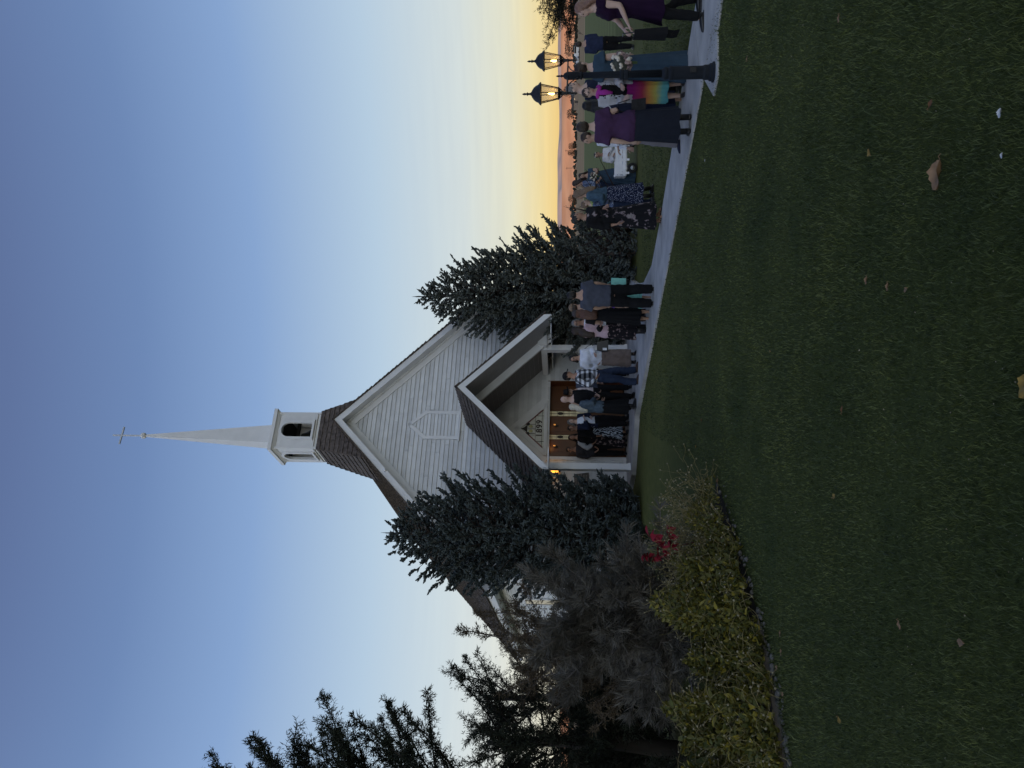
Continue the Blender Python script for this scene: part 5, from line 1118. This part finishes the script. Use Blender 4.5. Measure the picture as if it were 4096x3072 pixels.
    def skirt(name, m, top_, hem, rx, ry, pleat=.06, n=72, npl=13, wfac=1.0, y0=0):
        zs = [q[0] for q in T]; rs = []; r_ = np.random.default_rng(int(abs(hem)*1000)+npl); ph = r_.uniform(0, 6, 4)
        for j in range(16):
            u = j/15; zz = top_+(hem-top_)*u; bx, by, cy = (np.interp(max(zz, .93), zs, [q[i] for q in T]) for i in (1, 2, 3)); k = max(0, (.93-zz)/max(.05, .93-hem)) if zz < .93 else 0
            ax, ay = (bx+.014)*(1-k)+rx*k, (by+.014)*(1-k)+ry*k
            rs.append([(ax*(1+pleat*(.25+u)*math.sin(npl*p_+ph[0]+1.5*math.sin(2*p_+ph[1]))*(.7+.3*math.sin(3*p_+ph[2])))*math.cos(p_), cy*(1-k)+y0*k+ay*(1+pleat*(.25+u)*math.sin(npl*p_+ph[0]+1.5*math.sin(2*p_+ph[1])))*math.sin(p_), zz+(.012*math.sin(5*p_+ph[3]) if j == 15 else 0)) for p_ in [2*math.pi*i/n for i in range(n)]])
        MB().rings(rs, cap=False).build(name, m, t, True)
    def trousers(m, t_=.016, wide=0.0, name='trousers', hemz=.07):
        mb = MB(); zs = [q[0] for q in T]
        mb.rings([ring(zz, np.interp(zz, zs, [q[1] for q in T])+t_*.9, np.interp(zz, zs, [q[2] for q in T])+t_*.9, np.interp(zz, zs, [q[3] for q in T])) for zz in (.80, .87, .93, 1.0, 1.04)])
        for nm in ('L', 'R'):
            p_ = LEG[nm]; ww = .5+.5*w; q5 = (p_[4][0], p_[4][1]-.005, p_[4][2]-.085+hemz) if not seated else p_[4]
            mb.tube([p_[0], p_[1], p_[2], p_[3], q5], [.092*w+t_, .080*w+t_+wide*.5, .062*ww+t_+wide, .062*ww+t_+wide*1.3, .055+t_+wide*1.5], 14)
        o = mb.build(name, m, t); REM.append((o, .020, .007, None))
    if tights: trousers(tights, .010, -.004, 'tights', .085)
    for it in (top, jacket):
        if it:
            d = dict(it[1]) if len(it) > 1 else {}; m_ = it[0]
            shell(d.pop('name', 'shirt' if it is top else 'jacket'), m_, d.pop('hem', .93), d.pop('t', .012 if it is top else .026), d.pop('sleeve', 1.0), **d)
    if bottom:
        k_, m_ = bottom[0], bottom[1]; d = dict(bottom[2]) if len(bottom) > 2 else {}
        if k_ == 'trousers': trousers(m_, **d)
        else: skirt(k_, m_, d.pop('top', 1.05), d.pop('hem', .45), d.pop('rx', .24), d.pop('ry', .21), **d)
    if scarf:
        MB().tube([((.088)*math.cos(a), .012+.085*math.sin(a), 1.425+.02*math.sin(a*2)) for a in np.linspace(0, 6.283, 17)], [.034]*17, 8).tube([(.03, .10, 1.42), (.035, .145, 1.33), (.05, .15, 1.2)], [.035, .045, .02], 8).build('scarf', scarf, t, True)
    if shoes and not seated:
        m_ = shoes[0]; bh = shoes[1] if len(shoes) > 1 else .07; hl = shoes[2] if len(shoes) > 2 else .0
        for nm in ('L', 'R'):
            p_ = LEG[nm]; x_, y_, z_ = p_[4]; dz = z_-.085; sg = -1 if nm == 'L' else 1; tw = .0144*sg
            mb = MB().tube([(x_, y_-.052, dz+.046), (x_, y_+.03, dz+.047), (x_+tw, y_+.11, dz+.038), (x_+tw*1.5, y_+.18, dz+.028), (x_+tw*1.5, y_+.195, dz+.026)], [.036, .044, .042, .030, .012], 12, flat=.85)
            if bh > .08:
                up_ = Vector(p_[3])-Vector(p_[4]); up_.normalize(); mb.tube([(x_, y_-.012, dz+.05), tuple(Vector(p_[4])+up_*(bh*.5)), tuple(Vector(p_[4])+up_*bh)], [.044, .046, .054], 12)
            if sandals:
                mb = MB().rings([[(x_+tw+rx*math.cos(a), y_+.055+.135*math.sin(a), dz+zz) for a in np.linspace(0, 6.283, 16, endpoint=False)] for rx, zz in ((.044, .0), (.046, .02))])
                for yy in (-.01, .05, .10): mb.tube([(x_+tw-.042, y_+yy, dz+.02), (x_+tw, y_+yy, dz+.085-yy*.25), (x_+tw+.042, y_+yy, dz+.02)], .008, 5)
            else: mb.rings([[(x_+tw+rx*math.cos(a), y_+.058+.142*math.sin(a), dz+zz) for a in np.linspace(0, 6.283, 16, endpoint=False)] for rx, zz in ((.043, .0), (.045, .016), (.040, .022))])
            if hl: mb.box(x_-.025, x_+.025, y_-.08, y_-.025, dz, dz+.03)
            mb.build('shoe', m_, t, True)
    return t
def finish_people():
    for o, vx, wr, ex in REM:
        m = o.modifiers.new('remesh', 'REMESH'); m.mode = 'VOXEL'; m.voxel_size = vx
        s = o.modifiers.new('smooth', 'SMOOTH'); s.iterations = 3; s.factor = .5
    dg = bpy.context.evaluated_depsgraph_get()
    for o, vx, wr, ex in REM:
        me = bpy.data.meshes.new_from_object(o.evaluated_get(dg)); mats_ = [q for q in o.data.materials]; o.modifiers.clear()
        n_ = len(me.vertices)
        if wr:
            co = np.empty(n_*3, np.float32); me.vertices.foreach_get('co', co); co = co.reshape(-1, 3); no = np.empty(n_*3, np.float32); me.vertices.foreach_get('normal', no); no = no.reshape(-1, 3)
            x, y, z = co.T; k = (np.sin(np.arctan2(y+.02, x)*30+z*9)+.6*np.sin(np.arctan2(y+.02, x)*57+2*np.sin(z*20))) if o.name.startswith('hair') else np.sin(x*31+6*np.sin(z*11)+y*9)*.5+np.sin(z*37+5*np.sin(x*14+y*17))*.5+.5*np.sin(y*43+z*13+3*np.sin(x*25)); co = co+no*(k*wr*.8)[:, None]; me.vertices.foreach_set('co', co.ravel())
        if ex:
            bm = bmesh.new(); bm.from_mesh(me)
            for h_ in ex:
                tm_ = h_.mesh('h'); bm.from_mesh(tm_); bpy.data.meshes.remove(tm_)
            bm.to_mesh(me); bm.free()
        me.materials.clear()
        for q in mats_: me.materials.append(q)
        old = o.data; o.data = me; bpy.data.meshes.remove(old); smooth(me)
# ---- fabrics
F = fabric
blk = F('black', (.008, .008, .009)); nvy = F('navy', (.012, .016, .035)); purple = F('plum', (.055, .026, .066)); dpur = F('deep_purple', (.014, .004, .020)); steel = F('steel_blue', (.034, .060, .088)); denim = F('denim', (.035, .065, .10), (.07, .12, .17), scale=14); jeans = F('jeans', (.014, .022, .045), (.025, .036, .065)); gtee = F('grey_tee', (.060, .066, .088)); wht = F('white', (.62, .64, .70)); pink = F('pink', (.48, .34, .37)); khaki = F('taupe', (.16, .125, .11)); lgrey = F('light_grey', (.40, .39, .40)); mgta = F('magenta', (.34, .035, .26)); bshirt = F('blue_shirt', (.020, .027, .060)); gtrou = F('grey_trousers', (.16, .15, .16)); dgrey = F('dark_grey', (.030, .030, .036)); fur = F('white_fur', (.7, .68, .68), bump=1.0, bscale=120); mint = F('mint', (.25, .60, .52)); dskirt = F('slate_skirt', (.014, .017, .026)); jgrey = F('grey_jacket', (.055, .062, .085)); cream = F('cream_shirt', (.55, .47, .45)); violet = F('violet', (.10, .04, .25))
shoe_b = mat('black_leather', (.008, .008, .009), .35, spec=.5); shoe_n = mat('navy_shoe', (.012, .016, .04), .6); shoe_br = mat('brown_boot', (.05, .03, .022), .6); shoe_s = mat('silver_sandal', (.5, .5, .52), .3, metal=.5)
def hairm(n_, a, b): return mat('hair_'+n_, a, .5, col2=b, scale=30, spec=.35, bump=.5, bscale=70)
h_blk = hairm('black', (.006, .005, .005), (.014, .012, .011)); h_brn = hairm('brown', (.022, .013, .009), (.04, .024, .016)); h_red = hairm('auburn', (.07, .03, .018), (.11, .05, .03)); h_lbr = hairm('light_brown', (.11, .07, .045), (.19, .13, .085)); h_bln = hairm('blonde', (.40, .36, .28), (.55, .50, .40)); h_gry = hairm('grey', (.10, .095, .09), (.18, .17, .165)); h_sb = hairm('strawberry', (.16, .085, .06), (.25, .15, .11))
dots = pattern('dotted_navy', 'dots', (.012, .017, .045), (.45, .47, .55), 42); flor = pattern('dark_floral', 'floral', (.010, .009, .011), (.20, .14, .14), 13); flor2 = pattern('rose_floral', 'floral', (.010, .010, .012), (.22, .17, .18), 11); palm = pattern('palm_print', 'palm', (.012, .014, .018), (.36, .40, .44), 5.5); plaid = pattern('plaid', 'plaid', (.010, .011, .016), (.60, .62, .68), 58)
tie = pattern('rainbow', 'grad', (.3, .1, .1), (.3, .1, .1), [(0, (.06, .22, .26)), (.22, (.10, .30, .28)), (.36, (.38, .34, .08)), (.50, (.45, .20, .05)), (.66, (.28, .03, .06)), (.85, (.20, .01, .12)), (1, (.16, .012, .12))])
blouse = pattern('blue_floral', 'floral', (.10, .13, .22), (.45, .5, .55), 24)
def held(name, label, cat, parent_person, off, builder, group=None):
    "a thing held: placed in the person's frame but top-level"
    bpy.context.view_layer.update()
    t = thing(name, label, cat, parent_person.matrix_world @ Vector(off), parent_person.rotation_euler[2], group); builder(t); return t
# ================= the right-hand group by the lamp
p = person('woman in purple dress and black boots walking at the right edge', (2818, 18), 1.66, -98, w=1.08, skin=SKIN3, hair=('long', h_sb, 1.36), arms=(((.20, .04, 1.12), (.12, .26, 1.0)), ((.20, .1, 1.13), (.06, .27, 1.04))), top=(dpur, dict(hem=.9, sleeve=.2)), bottom=('dress_skirt', dpur, dict(hem=.55, rx=.25, ry=.24, pleat=.03)), shoes=(shoe_b, .14, 1), tights=blk, legs={'L': (.02, .20, 0), 'R': (.02, -.10, .02)})
def bag_fringe(t):
    MB().hexa([(-.16, -.04, -.42), (.16, -.04, -.42), (-.16, .04, -.42), (.16, .04, -.42), (-.12, -.03, 0), (.12, -.03, 0), (-.12, .03, 0), (.12, .03, 0)]).build('bag', F('black_suede', (.010, .010, .011)), t)
    MB().tube([(-.11, 0, 0), (-.06, 0, .14), (.06, 0, .14), (.11, 0, 0)], .008, 5).build('strap', shoe_b, t)
    fr = MB()
    for k in range(26): x = -.16+k*.0128; fr.tube([(x, 0, -.42), (x+.008*math.sin(k*3), .01, -.50), (x+.012*math.sin(k*5), 0, -.57)], .0035, 4)
    tag(fr.build('fringe', blk, t), kind='stuff')
held('fringed_bag', 'black suede bag with fringe carried by the woman in purple', 'bag', p, (-.02, .36, .92), bag_fringe)
person('man in blue shirt and dark trousers standing far off, back turned', (2537, 168), 1.66, 176, 'm', 1.12, hair=('short', h_brn), arms=('front', 'front'), top=(bshirt, dict(hem=.90, t=.03)), bottom=('trousers', blk), shoes=(shoe_b,))
p = person('bridesmaid in steel blue gown behind the lamp post', (2750, 268), 1.66, 118, hair=('bun', h_brn), skin=SKIN3, arms=('low', 'low'), top=(steel, dict(hem=.95, sleeve=.3, puff=.03)), bottom=('dress_skirt', steel, dict(hem=.02, rx=.21, ry=.23, pleat=.09)), shoes=(shoe_b,))
def bouquet(n_, R_, seed):
    def b(t):
        r_ = np.random.default_rng(seed)
        MB().tube([(0, 0, -R_*1.6), (0, 0, -R_*.3)], [.018, .03], 8).build('stems', mat('bouquet_stem', (.05, .08, .03), .7), t)
        MB().ball((0, 0, 0), R_*.85, 10, 7).build('greenery', mat('bouquet_green', (.05, .055, .04), .8, var=.4, scale=30), t)
        for k in range(n_):
            d = r_.normal(0, 1, 3); d /= np.linalg.norm(d); q = d*R_*.88; s_ = R_*r_.uniform(.20, .32); mb = MB()
            for j in range(5): e = r_.normal(0, .35, 3)*s_; mb.ball(tuple(q+e), s_*.62, 7, 5)
            mb.build('flower', [mat('ivory_rose', (.62, .56, .46), .7), mat('blush_rose', (.42, .30, .26), .7), mat('mauve_rose', (.20, .14, .13), .7)][int(r_.choice([0, 0, 0, 1, 2]))], t, True)
    return b
bq = held('bouquet', 'round bouquet of ivory roses held by the bridesmaid behind the lamp', 'bouquet', p, (-.04, .36, .95), bouquet(34, .14, 5)); bq.location = at_depth(2484, 252, 10.65)
p = person('smiling woman in magenta scarf, grey jacket and rainbow skirt', (2742, 358), 1.55, -8, w=1.05, skin=SKIN3, hy=6, ht=-4, hair=('short', h_brn), glasses=True, arms=('front', ((.23, .04, 1.10), (.19, .22, 1.02))), top=(blk, dict(hem=.95, sleeve=1.0)), jacket=(lgrey, dict(hem=.86, open_=24, t=.03)), bottom=('skirt', tie, dict(hem=.30, rx=.21, ry=.19, pleat=.05)), shoes=(shoe_b, .07, 1), scarf=mgta)
def papers(t):
    MB().hexa([(-.11, 0, -.15), (.11, .01, -.15), (-.11, .012, -.15), (.11, .022, -.15), (-.11, 0, .15), (.11, .02, .15), (-.11, .012, .15), (.11, .032, .15)]).build('sheets', mat('paper', (.75, .75, .76), .7), t)
held('papers', 'white papers held beside the lamp post', 'paper', p, (-.28, .22, .98), papers)
person('grey-haired man bending his head behind the lamp post', (2700, 352), 1.80, 40, 'm', Y=12.4, skin=SKIN3, ht=-14, hair=('short', h_gry), arms=('down', 'front'), top=(nvy, dict()), bottom=('trousers', blk), shoes=(shoe_b,))
person('woman in black hugging the woman in the rainbow skirt, back turned', (2746, 420), 1.54, 150, w=1.0, Y=12.1, hair=('long', h_blk, 1.28), arms=('reach', 'front'), top=(blk, dict(hem=.9, t=.028)), bottom=('skirt', nvy, dict(hem=.14, rx=.22, ry=.2)), shoes=(shoe_s,), sandals=True)
p = person('woman in plum top and long dark skirt with her back turned', (2768, 500), 1.63, 168, w=1.14, skin=SKIN3, hy=-16, hair=('short', h_brn), arms=('down', ((.23, .0, 1.12), (.20, .24, 1.06))), top=(purple, dict(hem=.84, sleeve=.42, t=.022, flare=.10)), bottom=('skirt', dskirt, dict(hem=.20, rx=.26, ry=.24, pleat=.035)), shoes=(shoe_b, .16, 1))
def jack(t):
    rs = [[((.09+.03*math.sin(u*3))*math.cos(a)+.015*math.sin(a*5), (.13-.03*u)*math.sin(a), -.42*u+.08*(1-abs(math.sin(a)))*(1-u)) for a in np.linspace(0, 6.283, 20, endpoint=False)] for u in np.linspace(0, 1, 8)]
    MB().rings(rs).build('cloth', nvy, t, True)
held('folded_jacket', 'navy jacket hanging over the arm of the woman in plum', 'jacket', p, (.22, .16, 1.14), jack)
def shiny(t):
    MB().hexa([(-.11, -.04, -.11), (.11, -.04, -.11), (-.11, .04, -.11), (.11, .04, -.11), (-.09, -.02, .09), (.09, -.02, .09), (-.09, .02, .09), (.09, .02, .09)]).build('bag', mat('patent_leather', (.008, .008, .010), .5, spec=.2, bump=.6, bscale=16, dist=.03), t); MB().tube([(-.1, 0, .11), (-.05, 0, .28), (.05, 0, .28), (.1, 0, .11)], .008, 5).build('strap', shoe_b, t)
held('handbag', 'glossy black handbag between the plum top and the rainbow skirt', 'handbag', p, (.28, .03, .80), shiny)
person('boy in white shirt and grey trousers striding behind the plum top', (2722, 548), 1.56, -80, 'm', .92, hair=('short', h_brn), arms=('front', 'low'), top=(wht, dict(hem=.92)), jacket=None, bottom=('trousers', gtrou, dict(wide=.008)), shoes=(shoe_n,), legs={'L': (0, .17, 0), 'R': (0, -.14, .03)})
# flower girl in the wagon
gp = WG.location
def sit_girl():
    t = person('flower girl in white fur stole sitting in the wagon', (2500, 612), 1.28, -12, Y=gp.y, z=gp.y*0-.19, skin=SKIN2, child=True, hy=-8, hair=('bun', h_brn), arms=('chest', 'front'), top=(fur, dict(hem=.98, t=.034)), bottom=('dress_skirt', wht, dict(hem=.62, rx=.34, ry=.26, pleat=.06, y0=.04)), seated=True)
    cw_ = MB()
    t.location = (gp.x, gp.y+.02, -.17)
    for k in range(9):
        a = k*.7; cw_.ball((.085*math.cos(a), -.01+.10*math.sin(a), 1.70), (.02, .02, .016), 7, 5)
    cw_.build('flower_crown', mat('ivory_rose', (.62, .56, .46), .7), t); return t
fg = sit_girl()
# ================= middle group
p = person('bridesmaid in steel blue gown holding a bouquet on the lawn', (2541, 706), 1.55, -28, hair=('wavy', h_brn, 1.30), hy=-14, arms=('chest', 'front'), top=(steel, dict(hem=.95, sleeve=.25)), bottom=('dress_skirt', steel, dict(hem=.02, rx=.34, ry=.34, pleat=.06)), shoes=(shoe_b,))
held('bouquet', 'small white bouquet held by the bridesmaid on the lawn', 'bouquet', p, (-.05, .30, 1.26), bouquet(18, .10, 6))
person('woman with sunglasses on her head behind the denim jacket', (2590, 730), 1.72, -100, Y=21.5, hair=('long', h_brn, 1.3), arms=('front', 'front'), top=(blouse, dict(hem=.9)), bottom=('trousers', jeans), shoes=(shoe_b,), glasses='dark')
p = person('woman in denim jacket and dotted navy skirt, fair hair down her back', (2616, 772), 1.68, -118, hair=('long', h_lbr, 1.22), w=1.02, arms=('front', 'front'), top=(denim, dict(hem=1.0, t=.024)), bottom=('skirt', dots, dict(hem=.24, rx=.20, ry=.22, pleat=.05)), shoes=(shoe_b, .20, 1), legs={'L': (.02, .05, 0), 'R': (.02, -.06, 0)})
person('short woman in pale green and blue floral blouse, half hidden', (2590, 812), 1.52, 60, Y=16.4, w=1.05, skin=SKIN3, hair=('short', h_lbr), arms=('front', 'front'), top=(blouse, dict(hem=.88)), bottom=('trousers', jeans), shoes=(shoe_b,), scarf=F('lime_scarf', (.30, .36, .14)))
p = person('tall woman in long black floral dress standing on the path', (2648, 862), 1.70, 32, w=1.1, hair=('bun', h_blk), skin=SKIN2, hy=10, arms=('front', 'down'), top=(flor2, dict(hem=.95, sleeve=.75)), jacket=(blk, dict(hem=.80, open_=40, sleeve=.8)), bottom=('dress_skirt', flor2, dict(hem=.13, rx=.27, ry=.25, pleat=.05)), shoes=(shoe_b, .07, 0), sandals=True)
# ================= group before the right spruce
p = person('man in grey T-shirt and black trousers with his back turned', (2622, 1185), 1.80, 178, 'm', 1.18, hair=('short', h_blk), hy=12, arms=(((.24, .03, 1.12), (.20, .12, .90)), ((.24, .03, 1.12), (.22, .14, .92))), top=(gtee, dict(hem=.86, sleeve=.45, t=.028)), bottom=('trousers', blk, dict(wide=.012)), shoes=(shoe_b,), legs={'L': (.05, .02, 0), 'R': (.05, -.02, 0)})
def giftbag(m_):
    def b(t):
        MB().hexa([(-.12, -.05, -.30), (.12, -.05, -.30), (-.12, .05, -.30), (.12, .05, -.30), (-.13, -.055, 0), (.13, -.055, 0), (-.13, .055, 0), (.13, .055, 0)]).build('bag', m_, t); MB().tube([(-.06, 0, 0), (-.04, 0, .07), (.04, 0, .07), (.06, 0, 0)], .004, 4).build('handle', m_, t)
    return b
held('gift_bag', 'mint green gift bag carried by the man in the grey T-shirt', 'bag', p, (.24, .22, .84), giftbag(mint))
person('child in mint dress hidden behind the man in grey', (2600, 1200), 1.12, 170, Y=16.3, child=True, hair=('long', h_lbr, 1.3), arms=('down', 'front'), top=(violet, dict(hem=.98, sleeve=.4)), bottom=('dress_skirt', mint, dict(hem=.36, rx=.26, ry=.24)), shoes=(shoe_b,))
person('man in tan cap beside the head of the man in grey', (2590, 1222), 1.76, 150, 'm', Y=17.2, hair=('short', h_brn), hat=('cap', F('tan_cap', (.18, .13, .09))), arms=('front', 'front'), top=(wht, dict()), bottom=('trousers', blk), shoes=(shoe_b,))
person('woman with long auburn hair in black dress, back turned', (2583, 1258), 1.68, 158, Y=16.6, hair=('long', h_red, 1.16), hat=('cap', F('grey_hat', (.06, .05, .05))), arms=('front', 'down'), top=(blk, dict(hem=.9, sleeve=.4)), bottom=('dress_skirt', blk, dict(hem=.24, rx=.24, ry=.22)), shoes=(shoe_b, .07, 1), sandals=True)
p = person('grey-haired woman in glasses and white collar facing the group', (2575, 1290), 1.70, -6, Y=17.2, skin=SKIN2, hy=10, hair=('bob', h_gry), glasses=True, arms=('down', 'front'), top=(wht, dict(hem=.9)), jacket=(blk, dict(hem=.82, open_=22)), bottom=('trousers', blk), shoes=(shoe_b,))
p = person('woman in pink cardigan and dark floral skirt with long dark hair', (2594, 1322), 1.70, 122, w=1.02, skin=SKIN3, hair=('long', h_brn, 1.18), arms=(((.21, .04, 1.12), (.10, .25, 1.16)), ((.21, .04, 1.12), (.12, .22, 1.10))), top=(pink, dict(hem=.86, t=.02)), bottom=('skirt', flor, dict(hem=.28, rx=.22, ry=.20, pleat=.05)), shoes=(shoe_b, .22, 1), legs={'L': (.02, .06, 0), 'R': (.02, -.06, 0)})
def phone(t): MB().box(-.036, .036, -.005, .005, -.075, .075).build('case', mat('phone_case', (.02, .02, .022), .3), t); MB().box(-.032, .032, .0051, .0065, -.07, .07).build('screen', mat('phone_screen', (.03, .03, .035), .1, spec=.8), t)
held('phone', 'phone in the raised hand of the woman in pink', 'phone', p, (-.07, .34, 1.19), phone)
# ================= porch group
p = person('woman in white blouse and taupe wide trousers by the right post', (2549, 1428), 1.70, 12, z=.07, w=1.05, hair=('bob', h_blk), hy=-34, glasses=True, arms=('front', 'hip'), top=(wht, dict(hem=.88, t=.02)), bottom=('trousers', khaki, dict(wide=.035, hemz=.16)), shoes=(shoe_b, .14, 1))
def tote(t): MB().hexa([(-.15, -.06, -.20), (.15, -.06, -.20), (-.15, .06, -.20), (.15, .06, -.20), (-.10, -.03, .08), (.10, -.03, .08), (-.10, .03, .08), (.10, .03, .08)]).build('bag', shoe_b, t); MB().tube([(-.1, 0, .08), (-.02, -.05, .3), (.12, -.1, .48), (.24, -.15, .5)], .008, 5).build('strap', shoe_b, t); MB().box(.06, .12, .07, .075, -.16, -.06).build('tag', mat('paper', (.75, .75, .76), .7), t)
held('handbag', 'black handbag with a white tag hanging at the white blouse', 'handbag', p, (-.27, .10, .92), tote)
person('man in black cap, plaid shirt and jeans turned to the right', (2557, 1503), 1.84, 62, 'm', z=.07, w=.98, skin=SKIN2, hy=6, hair=('short', h_blk), hat=('cap', F('black_cap', (.012, .012, .014))), arms=('back', 'hip'), top=(plaid, dict(hem=.93, t=.022)), bottom=('trousers', jeans, dict(wide=.006)), shoes=(shoe_br, .1), legs={'L': (.03, .10, 0), 'R': (.03, -.08, 0)})
person('short person with sunglasses on dark hair behind the plaid shirt', (2508, 1510), 1.60, -10, Y=21.6, z=.12, hair=('bun', h_blk), arms=('down', 'down'), top=(blk, dict()), bottom=('trousers', blk), shoes=(shoe_b,))
p = person('man in black wide-brimmed hat, cream shirt and grey jacket', (2520, 1566), 1.74, 8, 'm', Y=20.6, z=.12, skin=SKIN, glasses=True, hat=('cowboy', F('black_felt', (.010, .010, .011))), hair=('short', h_gry), arms=('down', 'low'), top=(cream, dict(hem=.92)), jacket=(jgrey, dict(hem=.86, open_=30)), bottom=('trousers', blk), shoes=(shoe_b,))
person('tall bald man in black before the wooden doors', (2537, 1606), 1.87, 24, 'm', 1.05, z=.12, hair=('bald',), skin=SKIN3, arms=('low', 'low'), top=(blk, dict()), bottom=('trousers', blk), shoes=(shoe_b,))
person('woman with long blonde hair in grey denim jacket, seen from behind', (2546, 1626), 1.66, 118, z=.10, hair=('long', h_bln, 1.22), arms=('low', 'front'), top=(F('washed_denim', (.05, .075, .10), (.09, .12, .15), scale=14), dict(hem=.82, t=.03)), bottom=('skirt', blk, dict(hem=.2, rx=.2, ry=.2)), shoes=(shoe_b, .12))
person('older woman with grey hair, white blouse and dark cardigan on the porch', (2516, 1684), 1.70, 28, z=.12, skin=SKIN3, hair=('bob', h_gry), arms=('front', 'chest'), top=(wht, dict(hem=.9)), jacket=(nvy, dict(hem=.84, open_=32)), bottom=('trousers', blk), shoes=(shoe_b,))
person('woman in black top and palm-print skirt on the porch', (2506, 1716), 1.70, 20, Y=21.7, z=.12, skin=SKIN2, hair=('short', h_blk), arms=('down', 'down'), top=(blk, dict(hem=.95)), bottom=('skirt', palm, dict(hem=.17, rx=.30, ry=.24, pleat=.04)), shoes=(shoe_b,))
person('woman with white sheer sleeves and long black dress in the doorway', (2500, 1750), 1.68, 10, Y=22.1, z=.12, skin=SKIN2, hair=('wavy', h_blk, 1.25), arms=('front', 'hip'), top=(F('sheer_white', (.34, .35, .37)), dict(hem=1.12, sleeve=.95, puff=.02)), jacket=(blk, dict(hem=.95, sleeve=0, name='bodice', t=.022)), bottom=('dress_skirt', flor, dict(hem=.08, rx=.28, ry=.26)), shoes=(shoe_b,))
person('person in dark clothes and glasses in the shadow of the left post', (2500, 1797), 1.74, 5, Y=22.3, z=.12, skin=SKIN2, hair=('short', h_blk), glasses=True, arms=('low', 'low'), top=(dgrey, dict()), bottom=('trousers', blk), shoes=(shoe_b,))
finish_people()
